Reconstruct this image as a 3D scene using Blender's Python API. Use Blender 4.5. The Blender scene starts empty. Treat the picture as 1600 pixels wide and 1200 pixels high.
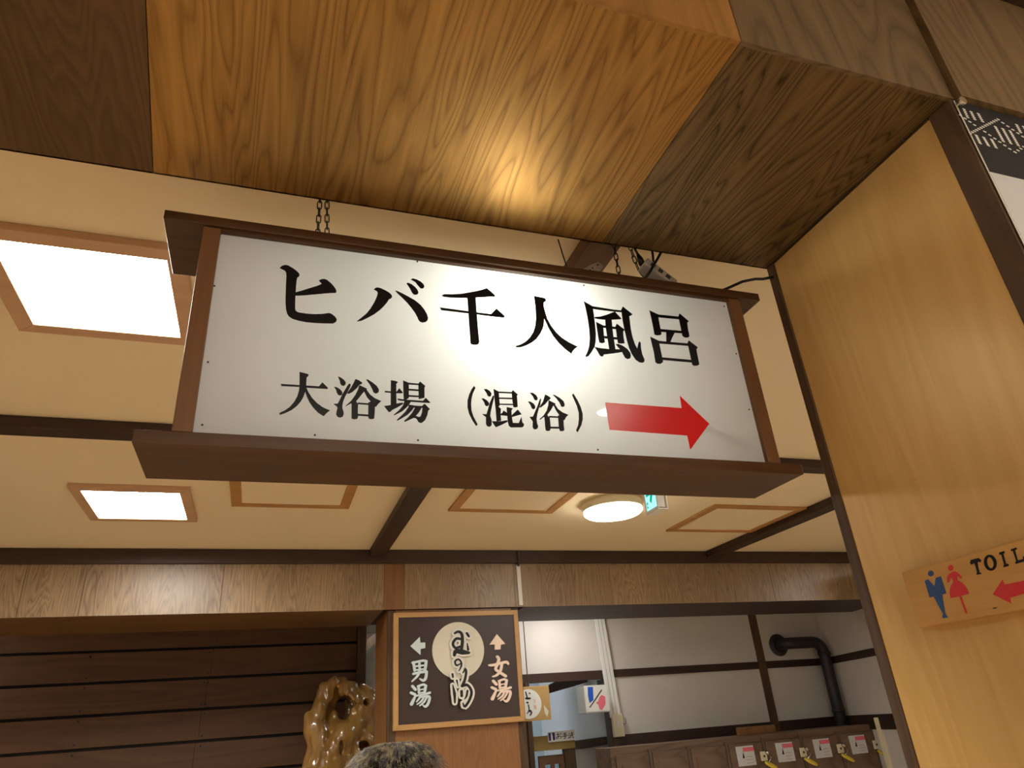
import bpy, bmesh, math, random
import numpy as np
from mathutils import Vector, Matrix, noise
random.seed(7); rng = np.random.default_rng(7)
scene = bpy.context.scene
C = scene.collection
EYE = 1.55                                    # camera height above the floor
# ---------------------------------------------------------------- camera
F = 1089.59
RM = np.array([[0.9472457, -0.3126431, -0.0705683],
               [0.0786449, 0.4401722, -0.8944627],
               [0.3107098, 0.8417261, 0.4415390]])
cam = bpy.data.cameras.new('camera'); cam.sensor_width = 36.0; cam.lens = F / 1600 * 36.0
cam.clip_start = 0.02
camo = bpy.data.objects.new('camera', cam); C.objects.link(camo)
m = Matrix.Identity(4)
for i in range(3):
    m[i][0] = RM[0][i]; m[i][1] = -RM[1][i]; m[i][2] = -RM[2][i]
m[2][3] = EYE
camo.matrix_world = m
scene.camera = camo
# ---------------------------------------------------------------- world, exposure
w = bpy.data.worlds.new('world'); scene.world = w; w.use_nodes = True
w.node_tree.nodes['Background'].inputs[0].default_value = (1.0, 0.93, 0.83, 1)
w.node_tree.nodes['Background'].inputs[1].default_value = 0.15
vs = scene.view_settings
vs.view_transform = 'Standard'; vs.look = 'None'; vs.gamma = 1.0; vs.use_curve_mapping = False
vs.exposure = 0.38
scene.cycles.use_denoising = True
scene.cycles.max_bounces = 10; scene.cycles.diffuse_bounces = 6
scene.cycles.sample_clamp_indirect = 6.0
LED = 50.0            # radiance of the ceiling panels
SIGN_WATT = 4.2       # lamp inside the hanging sign

# ---------------------------------------------------------------- pixel -> place
def ray(x, y): return RM.T @ np.array([(x - 800) / F, (y - 600) / F, 1.0])
def out(p): return Vector((p[0], p[1], p[2] + EYE))
def PY(x, y, Y): d = ray(x, y); return out(d * Y / d[1])
def PZ(x, y, z): d = ray(x, y); return out(d * z / d[2])      # z measured from the eye
def PX(x, y, X): d = ray(x, y); return out(d * X / d[0])

# ---------------------------------------------------------------- materials
MATS = {}
def new_mat(name):
    mt = bpy.data.materials.new(name); mt.use_nodes = True
    MATS[name] = mt
    return mt, mt.node_tree.nodes, mt.node_tree.links
def lin(c):
    return tuple(((v / 255) / 12.92 if v / 255 <= 0.04045 else ((v / 255 + 0.055) / 1.055) ** 2.4) for v in c) + (1.0,)
def plain(name, rgb, rough=0.5, metal=0.0, bump=0.0, bscale=200.0, vary=0.0, spec=0.5, coat=0.0):
    mt, n, l = new_mat(name); b = n['Principled BSDF']
    b.inputs['Base Color'].default_value = lin(rgb); b.inputs['Roughness'].default_value = rough
    b.inputs['Metallic'].default_value = metal; b.inputs['Specular IOR Level'].default_value = spec
    b.inputs['Coat Weight'].default_value = coat; b.inputs['Coat Roughness'].default_value = 0.08
    if bump or vary:
        tc = n.new('ShaderNodeTexCoord'); nz = n.new('ShaderNodeTexNoise')
        nz.inputs['Scale'].default_value = bscale; nz.inputs['Detail'].default_value = 4
        l.new(tc.outputs['Object'], nz.inputs['Vector'])
        if bump:
            bp = n.new('ShaderNodeBump'); bp.inputs['Strength'].default_value = bump; bp.inputs['Distance'].default_value = 0.002
            l.new(nz.outputs['Fac'], bp.inputs['Height']); l.new(bp.outputs['Normal'], b.inputs['Normal'])
        if vary:
            nz2 = n.new('ShaderNodeTexNoise'); nz2.inputs['Scale'].default_value = bscale * 0.03; nz2.inputs['Detail'].default_value = 5
            l.new(tc.outputs['Object'], nz2.inputs['Vector'])
            mx = n.new('ShaderNodeMixRGB'); mx.inputs[1].default_value = lin(rgb)
            mx.inputs[2].default_value = tuple(v * (1 - vary) for v in lin(rgb)[:3]) + (1,)
            l.new(nz2.outputs['Fac'], mx.inputs[0]); l.new(mx.outputs[0], b.inputs['Base Color'])
    return mt
def wood(name, dark, light, axis='z', rings=9.0, rough=0.4, contrast=1.0, coat=0.0, stretch=0.16, fibre=1.0, warp=1.0, spec=0.5, coat_rough=0.15, vein=0.5, off=0.0, metal=0.0):
    """veneer / board grain running along one axis"""
    mt, n, l = new_mat(name); b = n['Principled BSDF']
    tc = n.new('ShaderNodeTexCoord'); mp = n.new('ShaderNodeMapping')
    sc = {'x': (stretch, 1, 1), 'y': (1, stretch, 1), 'z': (1, 1, stretch)}[axis]
    mp.inputs['Scale'].default_value = sc; mp.inputs['Location'].default_value = (off, off * 1.7, off * 0.6)
    l.new(tc.outputs['Object'], mp.inputs['Vector'])
    n1 = n.new('ShaderNodeTexNoise'); n1.inputs['Scale'].default_value = 2.6 * warp; n1.inputs['Detail'].default_value = 3.0; n1.inputs['Roughness'].default_value = 0.45
    n1.inputs['Distortion'].default_value = 0.35
    l.new(mp.outputs['Vector'], n1.inputs['Vector'])
    mul = n.new('ShaderNodeMath'); mul.operation = 'MULTIPLY'; mul.inputs[1].default_value = rings * 2.2
    l.new(n1.outputs['Fac'], mul.inputs[0])
    pp = n.new('ShaderNodeMath'); pp.operation = 'FRACT'; l.new(mul.outputs[0], pp.inputs[0])
    r1 = n.new('ShaderNodeValToRGB')
    e = r1.color_ramp.elements
    e[0].position = 0.0; e[0].color = (0.55, 0.55, 0.55, 1)
    e[1].position = 1.0; e[1].color = (0.6, 0.6, 0.6, 1)
    a = r1.color_ramp.elements.new(0.10); a.color = (1 - vein, 1 - vein, 1 - vein, 1)
    a = r1.color_ramp.elements.new(0.2); a.color = (0.62, 0.62, 0.62, 1)
    a = r1.color_ramp.elements.new(0.7); a.color = (0.95, 0.95, 0.95, 1)
    l.new(pp.outputs[0], r1.inputs[0])
    mp2 = n.new('ShaderNodeMapping')
    s2 = {'x': (0.035, 1, 1), 'y': (1, 0.035, 1), 'z': (1, 1, 0.035)}[axis]
    mp2.inputs['Scale'].default_value = s2; l.new(tc.outputs['Object'], mp2.inputs['Vector'])
    n2 = n.new('ShaderNodeTexNoise'); n2.inputs['Scale'].default_value = 170 * fibre; n2.inputs['Detail'].default_value = 4; n2.inputs['Roughness'].default_value = 0.65
    l.new(mp2.outputs['Vector'], n2.inputs['Vector'])
    n3 = n.new('ShaderNodeTexNoise'); n3.inputs['Scale'].default_value = 3.1; n3.inputs['Detail'].default_value = 3
    l.new(mp.outputs['Vector'], n3.inputs['Vector'])
    s = n.new('ShaderNodeMath'); s.operation = 'MULTIPLY_ADD'; s.inputs[1].default_value = 0.5; 
    l.new(r1.outputs['Color'], s.inputs[0]); 
    q = n.new('ShaderNodeMath'); q.operation = 'MULTIPLY_ADD'; q.inputs[1].default_value = 0.42; q.inputs[2].default_value = -0.12
    l.new(n2.outputs['Fac'], q.inputs[0])
    q3 = n.new('ShaderNodeMath'); q3.operation = 'MULTIPLY_ADD'; q3.inputs[1].default_value = 0.5
    l.new(n3.outputs['Fac'], q3.inputs[0]); l.new(q.outputs[0], q3.inputs[2])
    l.new(q3.outputs[0], s.inputs[2])
    ct = n.new('ShaderNodeMath'); ct.operation = 'MULTIPLY_ADD'; ct.inputs[1].default_value = contrast * 1.5; ct.inputs[2].default_value = 0.5 - 0.62 * contrast * 1.5
    ct.use_clamp = True; l.new(s.outputs[0], ct.inputs[0])
    mx = n.new('ShaderNodeMixRGB'); mx.inputs[1].default_value = lin(dark); mx.inputs[2].default_value = lin(light)
    l.new(ct.outputs[0], mx.inputs[0]); l.new(mx.outputs[0], b.inputs['Base Color'])
    b.inputs['Roughness'].default_value = rough; b.inputs['Specular IOR Level'].default_value = spec
    b.inputs['Coat Weight'].default_value = coat; b.inputs['Coat Roughness'].default_value = coat_rough; b.inputs['Metallic'].default_value = metal
    bp = n.new('ShaderNodeBump'); bp.inputs['Strength'].default_value = 0.12; bp.inputs['Distance'].default_value = 0.001
    l.new(n2.outputs['Fac'], bp.inputs['Height']); l.new(bp.outputs['Normal'], b.inputs['Normal'])
    return mt
def emit(name, rgb, strength):
    mt, n, l = new_mat(name); n.remove(n['Principled BSDF'])
    e = n.new('ShaderNodeEmission'); e.inputs[0].default_value = lin(rgb); e.inputs[1].default_value = strength
    l.new(e.outputs[0], n['Material Output'].inputs[0]); return mt
def acrylic(name, rgb, trans=0.5, rough=0.03):
    mt, n, l = new_mat(name); n.remove(n['Principled BSDF'])
    d = n.new('ShaderNodeBsdfDiffuse'); d.inputs[0].default_value = lin(rgb)
    t = n.new('ShaderNodeBsdfTranslucent'); t.inputs[0].default_value = lin((250, 250, 243))
    mx = n.new('ShaderNodeMixShader'); mx.inputs[0].default_value = trans
    l.new(d.outputs[0], mx.inputs[1]); l.new(t.outputs[0], mx.inputs[2])
    g = n.new('ShaderNodeBsdfGlossy'); g.inputs['Roughness'].default_value = rough
    fr = n.new('ShaderNodeFresnel'); fr.inputs[0].default_value = 1.49
    m2 = n.new('ShaderNodeMixShader'); l.new(fr.outputs[0], m2.inputs[0]); l.new(mx.outputs[0], m2.inputs[1]); l.new(g.outputs[0], m2.inputs[2])
    l.new(m2.outputs[0], n['Material Output'].inputs[0]); return mt
def clear(name, rgb=(235, 245, 245), rough=0.03, mixf=0.85):
    mt, n, l = new_mat(name); n.remove(n['Principled BSDF'])
    t = n.new('ShaderNodeBsdfTransparent'); t.inputs[0].default_value = lin(rgb)
    g = n.new('ShaderNodeBsdfGlossy'); g.inputs['Roughness'].default_value = rough
    mx = n.new('ShaderNodeMixShader'); mx.inputs[0].default_value = 1 - mixf
    l.new(t.outputs[0], mx.inputs[1]); l.new(g.outputs[0], mx.inputs[2]); l.new(mx.outputs[0], n['Material Output'].inputs[0]); return mt

plain('ceiling_paper', (234, 215, 180), 0.85, bump=0.25, bscale=260)
plain('near_ceiling', (214, 200, 172), 0.85)
plain('plaster', (214, 208, 202), 0.8, bump=0.15, bscale=180, vary=0.12)
plain('blue_plaster', (206, 216, 220), 0.8, vary=0.05)
wood('floor_wood', (176, 150, 116), (218, 198, 164), 'y', 5, 0.4)
wood('veneer_dark_left', (64, 46, 28), (112, 84, 54), 'y', 15, 0.42, 1.0, spec=0.25, off=1.3, metal=.35, stretch=.12, warp=2.0)
wood('veneer_orange', (100, 70, 34), (186, 140, 76), 'y', 15, 0.38, 1.05, spec=0.2, vein=0.66, off=0.4, metal=.6, stretch=.12, warp=2.0)
wood('veneer_brown', (44, 34, 22), (128, 104, 70), 'y', 17, 0.40, 1.25, spec=0.2, vein=0.75, off=2.2, metal=.35, stretch=.12, warp=2.0)
wood('veneer_orange_front', (104, 70, 34), (172, 124, 66), 'z', 13, 0.4, 0.9, spec=.3, off=0.4)
wood('veneer_brown_front', (66, 54, 38), (128, 106, 76), 'z', 15, 0.4, 1.1, spec=.3, vein=0.65, off=2.9)
wood('jamb_wood', (196, 152, 84), (222, 184, 118), 'z', 8, 0.32, 1.0, vein=0.4, spec=0.35, off=5.1, stretch=.1, metal=.12, warp=1.6)
wood('dark_post', (54, 40, 28), (94, 72, 52), 'z', 8, 0.55, 1.1, spec=.3)
wood('dark_post_y', (34, 20, 13), (58, 38, 26), 'y', 6, 0.5, 0.9)
wood('dark_beam', (40, 23, 16), (62, 38, 28), 'x', 6, 0.5, 0.8)
wood('brown_beam', (78, 50, 32), (118, 82, 54), 'y', 6, 0.55, 0.8)
wood('sign_frame', (52, 34, 18), (94, 63, 37), 'x', 8, 0.42, 0.9, fibre=1.3, spec=.35)
wood('sign_frame_v', (82, 55, 33), (132, 93, 60), 'z', 8, 0.42, 0.9, fibre=1.3, spec=.35)
wood('hatch_wood', (160, 112, 56), (192, 142, 82), 'x', 4, 0.5, 0.8)
wood('lightframe_wood', (180, 140, 106), (206, 166, 130), 'x', 4, 0.5, 0.8)
wood('header_veneer', (84, 66, 46), (160, 133, 100), 'z', 15, 0.38, 1.2, vein=0.6, off=3.3, warp=2.6, stretch=.10)
wood('header_veneer_x', (70, 48, 28), (128, 92, 56), 'x', 8, 0.4, 1.0, vein=0.6)
wood('header_orange', (98, 66, 38), (142, 100, 60), 'z', 8, 0.4, 0.9)
wood('column_wood', (108, 70, 36), (158, 110, 64), 'z', 10, 0.4, 0.8, vein=0.4, warp=2)
wood('plank_brown', (66, 45, 32), (100, 71, 51), 'x', 6, 0.55, 0.9, spec=.25)
plain('plank_back', (20, 12, 9), 0.8)
wood('locker_wood', (66, 50, 40), (128, 104, 84), 'x', 6, 0.45, 1.1, vein=0.6)
plain('locker_trim', (96, 80, 68), 0.5)
wood('plate_frame', (172, 128, 76), (204, 162, 106), 'x', 4, 0.45, 0.7)
wood('toilet_board', (172, 124, 60), (218, 170, 98), 'y', 6, 0.5, 0.9, vein=0.45, spec=.3)
wood('olive_wood', (128, 104, 52), (154, 128, 70), 'x', 4, 0.5, 0.7)
wood('board_tan', (176, 140, 84), (200, 164, 106), 'x', 4, 0.5, 0.7)
wood('root_wood', (84, 56, 20), (176, 134, 68), 'z', 4, 0.3, 1.3, coat=1.0, coat_rough=0.05, vein=0.4, stretch=0.35, warp=1.4)
plain('plate_brown', (58, 42, 38), 0.45)
plain('ink', (8, 8, 12), 0.35, spec=.25)
plain('ink_matt', (14, 14, 15), 0.6)
plain('red_vinyl', (226, 16, 30), 0.22)
plain('red_paint', (206, 32, 38), 0.5)
plain('blue_paint', (24, 70, 130), 0.5)
plain('blue_sign', (20, 84, 190), 0.5)
plain('navy', (30, 32, 110), 0.5)
plain('pink_paint', (228, 112, 130), 0.5)
plain('white_paint', (236, 236, 230), 0.5)
plain('cream_disc', (226, 222, 206), 0.5)
plain('pale_blue', (216, 234, 240), 0.5)
plain('pale_pink', (250, 228, 214), 0.5)
plain('white_plastic', (226, 224, 218), 0.4)
plain('cream_plastic', (224, 214, 184), 0.45)
plain('grey_plastic', (176, 172, 166), 0.4)
plain('black_rubber', (16, 15, 15), 0.45)
plain('black_iron', (14, 13, 13), 0.4, metal=0.0)
plain('steel', (200, 196, 188), 0.22, metal=1.0)
plain('pipe_black', (40, 36, 34), 0.5, vary=0.4, bscale=200)
plain('poster_black', (24, 24, 27), 0.65, spec=.3)
plain('poster_white', (206, 210, 214), 0.6, spec=.3)
plain('green_print', (0, 150, 96), 0.5)
plain('yellow_band', (222, 196, 60), 0.35)
plain('dark_grey', (60, 58, 60), 0.6)
plain('skin', (214, 168, 138), 0.5)
plain('jacket', (52, 56, 66), 0.8)
plain('trousers', (40, 40, 46), 0.8)
plain('shoe', (30, 28, 28), 0.5)
plain('dark_room', (46, 34, 28), 0.8)
plain('corridor_brown', (92, 80, 72), 0.7)
plain('grey_panel', (150, 154, 156), 0.5)
acrylic('sign_acrylic', (214, 221, 234), 0.5, 0.02)
acrylic('box_acrylic', (226, 228, 226), 0.3, 0.05)
clear('clear_plastic'); clear('pane_glass', (225, 240, 245), 0.02, 0.9)
emit('led_white', (255, 253, 246), LED)
emit('led_round', (255, 251, 236), LED * .5)
emit('led_fill', (255, 246, 232), LED * 2.2)  # glow of the added, unseen round lamps
emit('led_spot', (255, 246, 232), LED * 4)
emit('led_cool_fill', (216, 236, 255), LED * 2.2)  # glow of the added lamp that tints the corridor
emit('exit_face', (170, 240, 240), 0.95)
emit('exit_green', (0, 178, 128), 0.75)
# hair material: strands vary by object position
mt, n, l = new_mat('hair'); b = n['Principled BSDF']; b.inputs['Roughness'].default_value = 0.42
tc = n.new('ShaderNodeTexCoord'); nz = n.new('ShaderNodeTexNoise'); nz.inputs['Scale'].default_value = 45; nz.inputs['Detail'].default_value = 3
rp = n.new('ShaderNodeValToRGB'); rp.color_ramp.elements[0].position = 0.46; rp.color_ramp.elements[0].color = lin((60, 52, 50))
rp.color_ramp.elements[1].position = 0.72; rp.color_ramp.elements[1].color = lin((186, 168, 130))
l.new(tc.outputs['Object'], nz.inputs['Vector']); l.new(nz.outputs['Fac'], rp.inputs[0]); l.new(rp.outputs[0], b.inputs['Base Color'])

# ---------------------------------------------------------------- mesh helpers
class MB:
    def __init__(s): s.v = []; s.f = []; s.m = []
    def add(s, vs_, fs_, mi=0):
        k = len(s.v); s.v += [Vector(p) for p in vs_]
        for f in fs_: s.f.append([i + k for i in f]); s.m.append(mi)
        return s
    def box(s, x0, x1, y0, y1, z0, z1, mi=0):
        P = [(x, y, z) for z in (z0, z1) for y in (y0, y1) for x in (x0, x1)]
        return s.add(P, [(0, 2, 3, 1), (4, 5, 7, 6), (0, 1, 5, 4), (2, 6, 7, 3), (0, 4, 6, 2), (1, 3, 7, 5)], mi)
    def prism(s, poly, off, mi=0):
        off = Vector(off); n_ = len(poly); A = [Vector(p) for p in poly]; B = [p + off for p in A]
        return s.add(A + B, [list(range(n_)), list(range(2 * n_ - 1, n_ - 1, -1))] + [(i, n_ + i, n_ + (i + 1) % n_, (i + 1) % n_) for i in range(n_)], mi)
    def quad(s, a, b_, c, d, mi=0): return s.add([a, b_, c, d], [(0, 1, 2, 3)], mi)
    def tube(s, pts, r, n_=8, mi=0, closed=False, caps=True):
        pts = [Vector(p) for p in pts]; N = len(pts)
        rs = r if isinstance(r, (list, tuple)) else [r] * N
        rings = []; prev = None
        for i, p in enumerate(pts):
            a = pts[(i - 1) % N] if (closed or i > 0) else p
            b_ = pts[(i + 1) % N] if (closed or i < N - 1) else p
            t = (b_ - a).normalized()
            if prev is None:
                u = t.orthogonal().normalized()
            else:
                u = (prev - t * prev.dot(t)); u = u.normalized() if u.length > 1e-6 else t.orthogonal().normalized()
            prev = u; v_ = t.cross(u)
            rings.append([p + (u * math.cos(2 * math.pi * k / n_) + v_ * math.sin(2 * math.pi * k / n_)) * rs[i] for k in range(n_)])
        fs_ = []; M = N if closed else N - 1
        for i in range(M):
            for k in range(n_):
                j = (i + 1) % N
                fs_.append((i * n_ + k, i * n_ + (k + 1) % n_, j * n_ + (k + 1) % n_, j * n_ + k))
        if caps and not closed:
            fs_.append(tuple(range(n_ - 1, -1, -1))); fs_.append(tuple((N - 1) * n_ + k for k in range(n_)))
        return s.add([q for R_ in rings for q in R_], fs_, mi)
    def lathe(s, c, prof, n_=32, axis=(0, 0, 1), mi=0):
        """prof: list of (radius, height) along axis from c"""
        ax = Vector(axis).normalized(); u = ax.orthogonal().normalized(); v_ = ax.cross(u); c = Vector(c)
        vs_ = []; fs_ = []
        for (r, h) in prof:
            for k in range(n_):
                a = 2 * math.pi * k / n_
                vs_.append(c + ax * h + (u * math.cos(a) + v_ * math.sin(a)) * r)
        for i in range(len(prof) - 1):
            for k in range(n_):
                fs_.append((i * n_ + k, i * n_ + (k + 1) % n_, (i + 1) * n_ + (k + 1) % n_, (i + 1) * n_ + k))
        fs_.append(tuple(range(n_ - 1, -1, -1))); fs_.append(tuple((len(prof) - 1) * n_ + k for k in range(n_)))
        return s.add(vs_, fs_, mi)
    def ball(s, c, r, seg=14, rings=9, mi=0):
        r = Vector(r if isinstance(r, (tuple, list, Vector)) else (r, r, r)); c = Vector(c)
        vs_ = [c + Vector((0, 0, r.z))]
        for i in range(1, rings):
            t = math.pi * i / rings
            for k in range(seg):
                a = 2 * math.pi * k / seg
                vs_.append(c + Vector((r.x * math.sin(t) * math.cos(a), r.y * math.sin(t) * math.sin(a), r.z * math.cos(t))))
        vs_.append(c - Vector((0, 0, r.z))); fs_ = []
        for k in range(seg): fs_.append((0, 1 + k, 1 + (k + 1) % seg))
        for i in range(rings - 2):
            for k in range(seg):
                a = 1 + i * seg + k; b_ = 1 + i * seg + (k + 1) % seg
                fs_.append((a, a + seg, b_ + seg, b_))
        L_ = len(vs_) - 1; o = 1 + (rings - 2) * seg
        for k in range(seg): fs_.append((o + (k + 1) % seg, o + k, L_))
        return s.add(vs_, fs_, mi)
    def mesh(s, name, mats, base=Vector((0, 0, 0)), smooth=False):
        me = bpy.data.meshes.new(name)
        me.from_pydata([tuple(p - base) for p in s.v], [], s.f)
        for x in (mats if isinstance(mats, (list, tuple)) else [mats]): me.materials.append(MATS[x])
        me.polygons.foreach_set('material_index', s.m)
        if smooth: me.polygons.foreach_set('use_smooth', [True] * len(me.polygons))
        bm = bmesh.new(); bm.from_mesh(me); bmesh.ops.recalc_face_normals(bm, faces=bm.faces); bm.to_mesh(me); bm.free()
        me.update(); return me
    def build(s, name, mats, parent=None, base=None, bevel=0.0, smooth=False):
        wl = world_loc(parent)
        if base is None:
            base = wl if parent is not None else Vector((0, 0, 0))
        o = bpy.data.objects.new(name, s.mesh(name, mats, base, smooth)); C.objects.link(o)
        o.location = base - wl
        if parent is not None: o.parent = parent
        if bevel:
            md = o.modifiers.new('bevel', 'BEVEL'); md.width = bevel; md.segments = 2; md.limit_method = 'ANGLE'; md.angle_limit = math.radians(40)
        return o
def world_loc(o):
    v = Vector((0, 0, 0))
    while o is not None: v = v + o.location; o = o.parent
    return v
def tag(o, label=None, cat=None, group=None, kind=None):
    if label: o['label'] = label
    if cat: o['category'] = cat
    if group: o['group'] = group
    if kind: o['kind'] = kind
    return o
def empty(name, loc, label=None, cat=None, group=None, kind=None):
    o = bpy.data.objects.new(name, None); C.objects.link(o); o.location = loc; o.empty_display_size = 0.05
    return tag(o, label, cat, group, kind)
def struct(o, label=None, cat=None): return tag(o, label, cat, None, 'structure')
def zz(z): return z + EYE
def copy_tree(o, parent=None):
    c = o.copy(); C.objects.link(c); c.parent = parent
    for ch in list(o.children): copy_tree(ch, c)
    return c

# strokes in pixel space -> outline polygons
def stroke(pts, w_):
    pts = [np.array(p, float) for p in pts]
    ws = w_ if isinstance(w_, (list, tuple)) else [w_] * len(pts)
    # smooth the path
    if len(pts) > 2:
        P = [pts[0]] + pts + [pts[-1]]; q = []; qw = []
        for i in range(len(pts) - 1):
            for t in (0, .25, .5, .75):
                p0, p1, p2, p3 = P[i], P[i + 1], P[i + 2], P[i + 3]
                q.append(0.5 * (2 * p1 + (p2 - p0) * t + (2 * p0 - 5 * p1 + 4 * p2 - p3) * t * t + (3 * p1 - p0 - 3 * p2 + p3) * t ** 3))
                qw.append(ws[i] * (1 - t) + ws[i + 1] * t)
        q.append(pts[-1]); qw.append(ws[-1]); pts, ws = q, qw
    L_, R_ = [], []
    for i, p in enumerate(pts):
        t = pts[min(i + 1, len(pts) - 1)] - pts[max(i - 1, 0)]; t = t / (np.linalg.norm(t) + 1e-9); nn = np.array([-t[1], t[0]])
        L_.append(p + nn * ws[i] / 2); R_.append(p - nn * ws[i] / 2)
    quads = [[L_[i], L_[i + 1], R_[i + 1], R_[i]] for i in range(len(pts) - 1)]
    for p, w0 in ((pts[0], ws[0]), (pts[-1], ws[-1])):
        quads.append([p + np.array([math.cos(a), math.sin(a)]) * w0 / 2 for a in np.linspace(0, 2 * math.pi, 9)[:-1]])
    return quads
def ellipse(c, rx, ry, n_=28, rot=0.0):
    o = []
    for k in range(n_):
        a = 2 * math.pi * k / n_; x, y = rx * math.cos(a), ry * math.sin(a)
        o.append((c[0] + x * math.cos(rot) - y * math.sin(rot), c[1] + x * math.sin(rot) + y * math.cos(rot)))
    return o
def glyph(name, O, s, polys, plane, off, mat, parent, lift=(0, 0, 0), stag=2.5e-5):
    """outlines read off the photo, laid as thin solid pieces on a plane of the place"""
    mb = MB(); off = Vector(off); n_ = off.normalized()
    back = off.y > 0                      # extruded away from the viewer: the outline itself is the front
    for k, p in enumerate(polys):         # overlapping strokes lie a hair above one another
        e = n_ * (stag * k)
        mb.prism([plane(O[0] + q[0] / s, O[1] + q[1] / s) + Vector(lift) - (e if back else e * 0) for q in p], off if back else off + e)
    return mb.build(name, mat, parent)

# ================================================================ THE SETTING
HC = 1.10                       # ceiling of the lobby above the eye
ZS = 0.965                      # underside of the near header
YS1, YS0 = 1.1225, 0.5866         # its far and near edge
XJ = 1.1035                      # jamb plane
ZB, YF, YB = 0.726, 4.58, 5.27  # far header underside, front, back
YJ0, YJ1 = .635, 1.0945          # light panel of the jamb
NC = 1.40                       # ceiling on the camera side
XL, XR = -3.2, 5.6
floor = struct(MB().box(XL - .3, 7.2, -3.2, 9.4, -0.12, 0.0).build('floor', 'floor_wood'), 'brown wooden floor')
ceil = struct(MB().box(XL, 7.0, YS0 + .05, YF + .3, zz(HC), zz(HC) + .12).build('ceiling', 'ceiling_paper'), 'beige papered ceiling of the lobby')
struct(MB().box(XL, 5.6, -3.0, YS0 + .05, zz(NC), zz(NC) + .1).build('ceiling', 'near_ceiling'), 'ceiling above the passage with the header')
struct(MB().box(XL, 7.0, YF + .3, 9.2, zz(0.98), zz(0.98) + .1).build('ceiling', 'plaster'), 'white ceiling behind the far header')
struct(MB().box(XL - .12, XL, -3.0, 9.2, 0, zz(NC) + .1).build('wall_left', 'plaster'), 'plaster wall on the left')
struct(MB().box(XL, 5.6, -3.12, -3.0, 0, zz(NC) + .1).build('wall_back', 'plaster'), 'plaster wall behind the viewer')
struct(MB().box(5.6, 5.72, -3.0, YS0 + .1, 0, zz(NC) + .1).build('wall_right_near', 'plaster'), 'plaster side wall of the passage')
struct(MB().box(7.0, 7.12, YS0 + .1, 9.2, 0, zz(HC) + .1).build('wall_right_far', 'plaster'), 'plaster side wall of the lobby')
struct(MB().box(XL, 7.0, 9.2, 9.32, 0, zz(1.1)).build('wall_far_end', 'blue_plaster'), 'pale blue far end wall')

# --- near header: a boxed beam clad with veneer panels
hdr = MB().box(XL, 5.6, YS0 + .008, YS1 - .004, zz(ZS) + .006, zz(NC) - .001).build('wall_header', 'dark_post_y')
struct(hdr, 'boxed header beam above the passage opening', None)
def soffit_panel(px, mat):
    pts = [PZ(*q, ZS) for q in px]
    return MB().prism(pts, (0, 0, .006)).build('panel', mat, hdr)
def XatS(p): return PZ(*p, ZS).x
s1n, s1f = XatS((228, 0)), XatS((240, 274))
# seam positions on the near and far edges of the underside
s1_dir = (XatS((228, 0)) - XatS((240, 274))) / (PZ(228, 0, ZS).y - PZ(240, 274, ZS).y)
xa_f = XatS((240, 274)); xa_n = xa_f + s1_dir * (YS0 - YS1)
xb_f, xb_n = XatS((940, 381)), XatS((1163, 57))
g_ = 0.0008
for (nf0, nn0, nf1, nn1, mat) in ((XL + .01, XL + .01, xa_f - g_, xa_n - g_, 'veneer_dark_left'), (xa_f + g_, xa_n + g_, xb_f - g_, xb_n - g_, 'veneer_orange'), (xb_f + g_, xb_n + g_, XJ + .03, XJ + .03, 'veneer_brown')):
    MB().prism([(nf0, YS1, zz(ZS)), (nf1, YS1, zz(ZS)), (nn1, YS0 + .0006, zz(ZS)), (nn0, YS0 + .0006, zz(ZS))], (0, 0, .006)).build('panel', mat, hdr)
for (x0, x1, mat, yy) in ((XL + .01, xa_n - g_, 'veneer_orange_front', YS0), (xa_n + g_, xb_n - g_, 'veneer_orange_front', YS0), (xb_n + g_, XJ + .007, 'veneer_brown_front', YS0), (XJ + .011, 2.6, 'veneer_brown_front', YS0 - .012)):
    MB().box(x0, x1, yy, YS0 + .008, zz(ZS) - (.001 if x0 < XJ else .004), zz(1.335)).build('panel', mat, hdr)
for (x0, x1, mat) in ((XL + .01, xa_f, 'veneer_dark_left'), (xa_f + .001, xb_f, 'veneer_orange'), (xb_f + .001, XJ + .03, 'veneer_brown')):
    MB().box(x0, x1, YS1 - .004, YS1, zz(ZS), zz(HC) - .002).build('panel', mat, hdr)
struct(MB().box(XL, 5.6, YS0 - .05, YS0 + .007, zz(1.337), zz(NC)).build('trim_1', 'dark_beam'), 'dark beam along the top of the header')
# --- jamb wall on the right
jw = struct(MB().box(XJ, XJ + .12, YJ0, YJ1, 0, zz(ZS)).build('wall_right', 'jamb_wood'), 'light varnished wood jamb of the opening')
struct(MB().box(XJ - .003, XJ + .13, YJ1 + .001, YS1 - .002, 0, zz(ZS)).build('trim_2', 'dark_post', None, None, .002), 'dark wooden edge strip at the far side of the jamb')
struct(MB().box(XJ - .002, XJ + .13, YS0 + .002, YJ0 - .0005, 0, zz(ZS) - .001).build('trim_3', 'dark_post', None, None, .002), 'dark brown corner post beside the poster')
struct(MB().box(XJ + .131, 5.6, YS0 + .02, .75, 0, zz(ZS) - .001).build('wall_passage', 'plaster'), 'plain wall behind the poster')
# chipped gap line where soffit meets jamb
struct(MB().box(XJ - .004, XJ + .004, YJ0, YJ1, zz(ZS) - .004, zz(ZS) - .0005).build('trim_4', 'dark_post_y'), 'thin dark strip between header and jamb')

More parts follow.
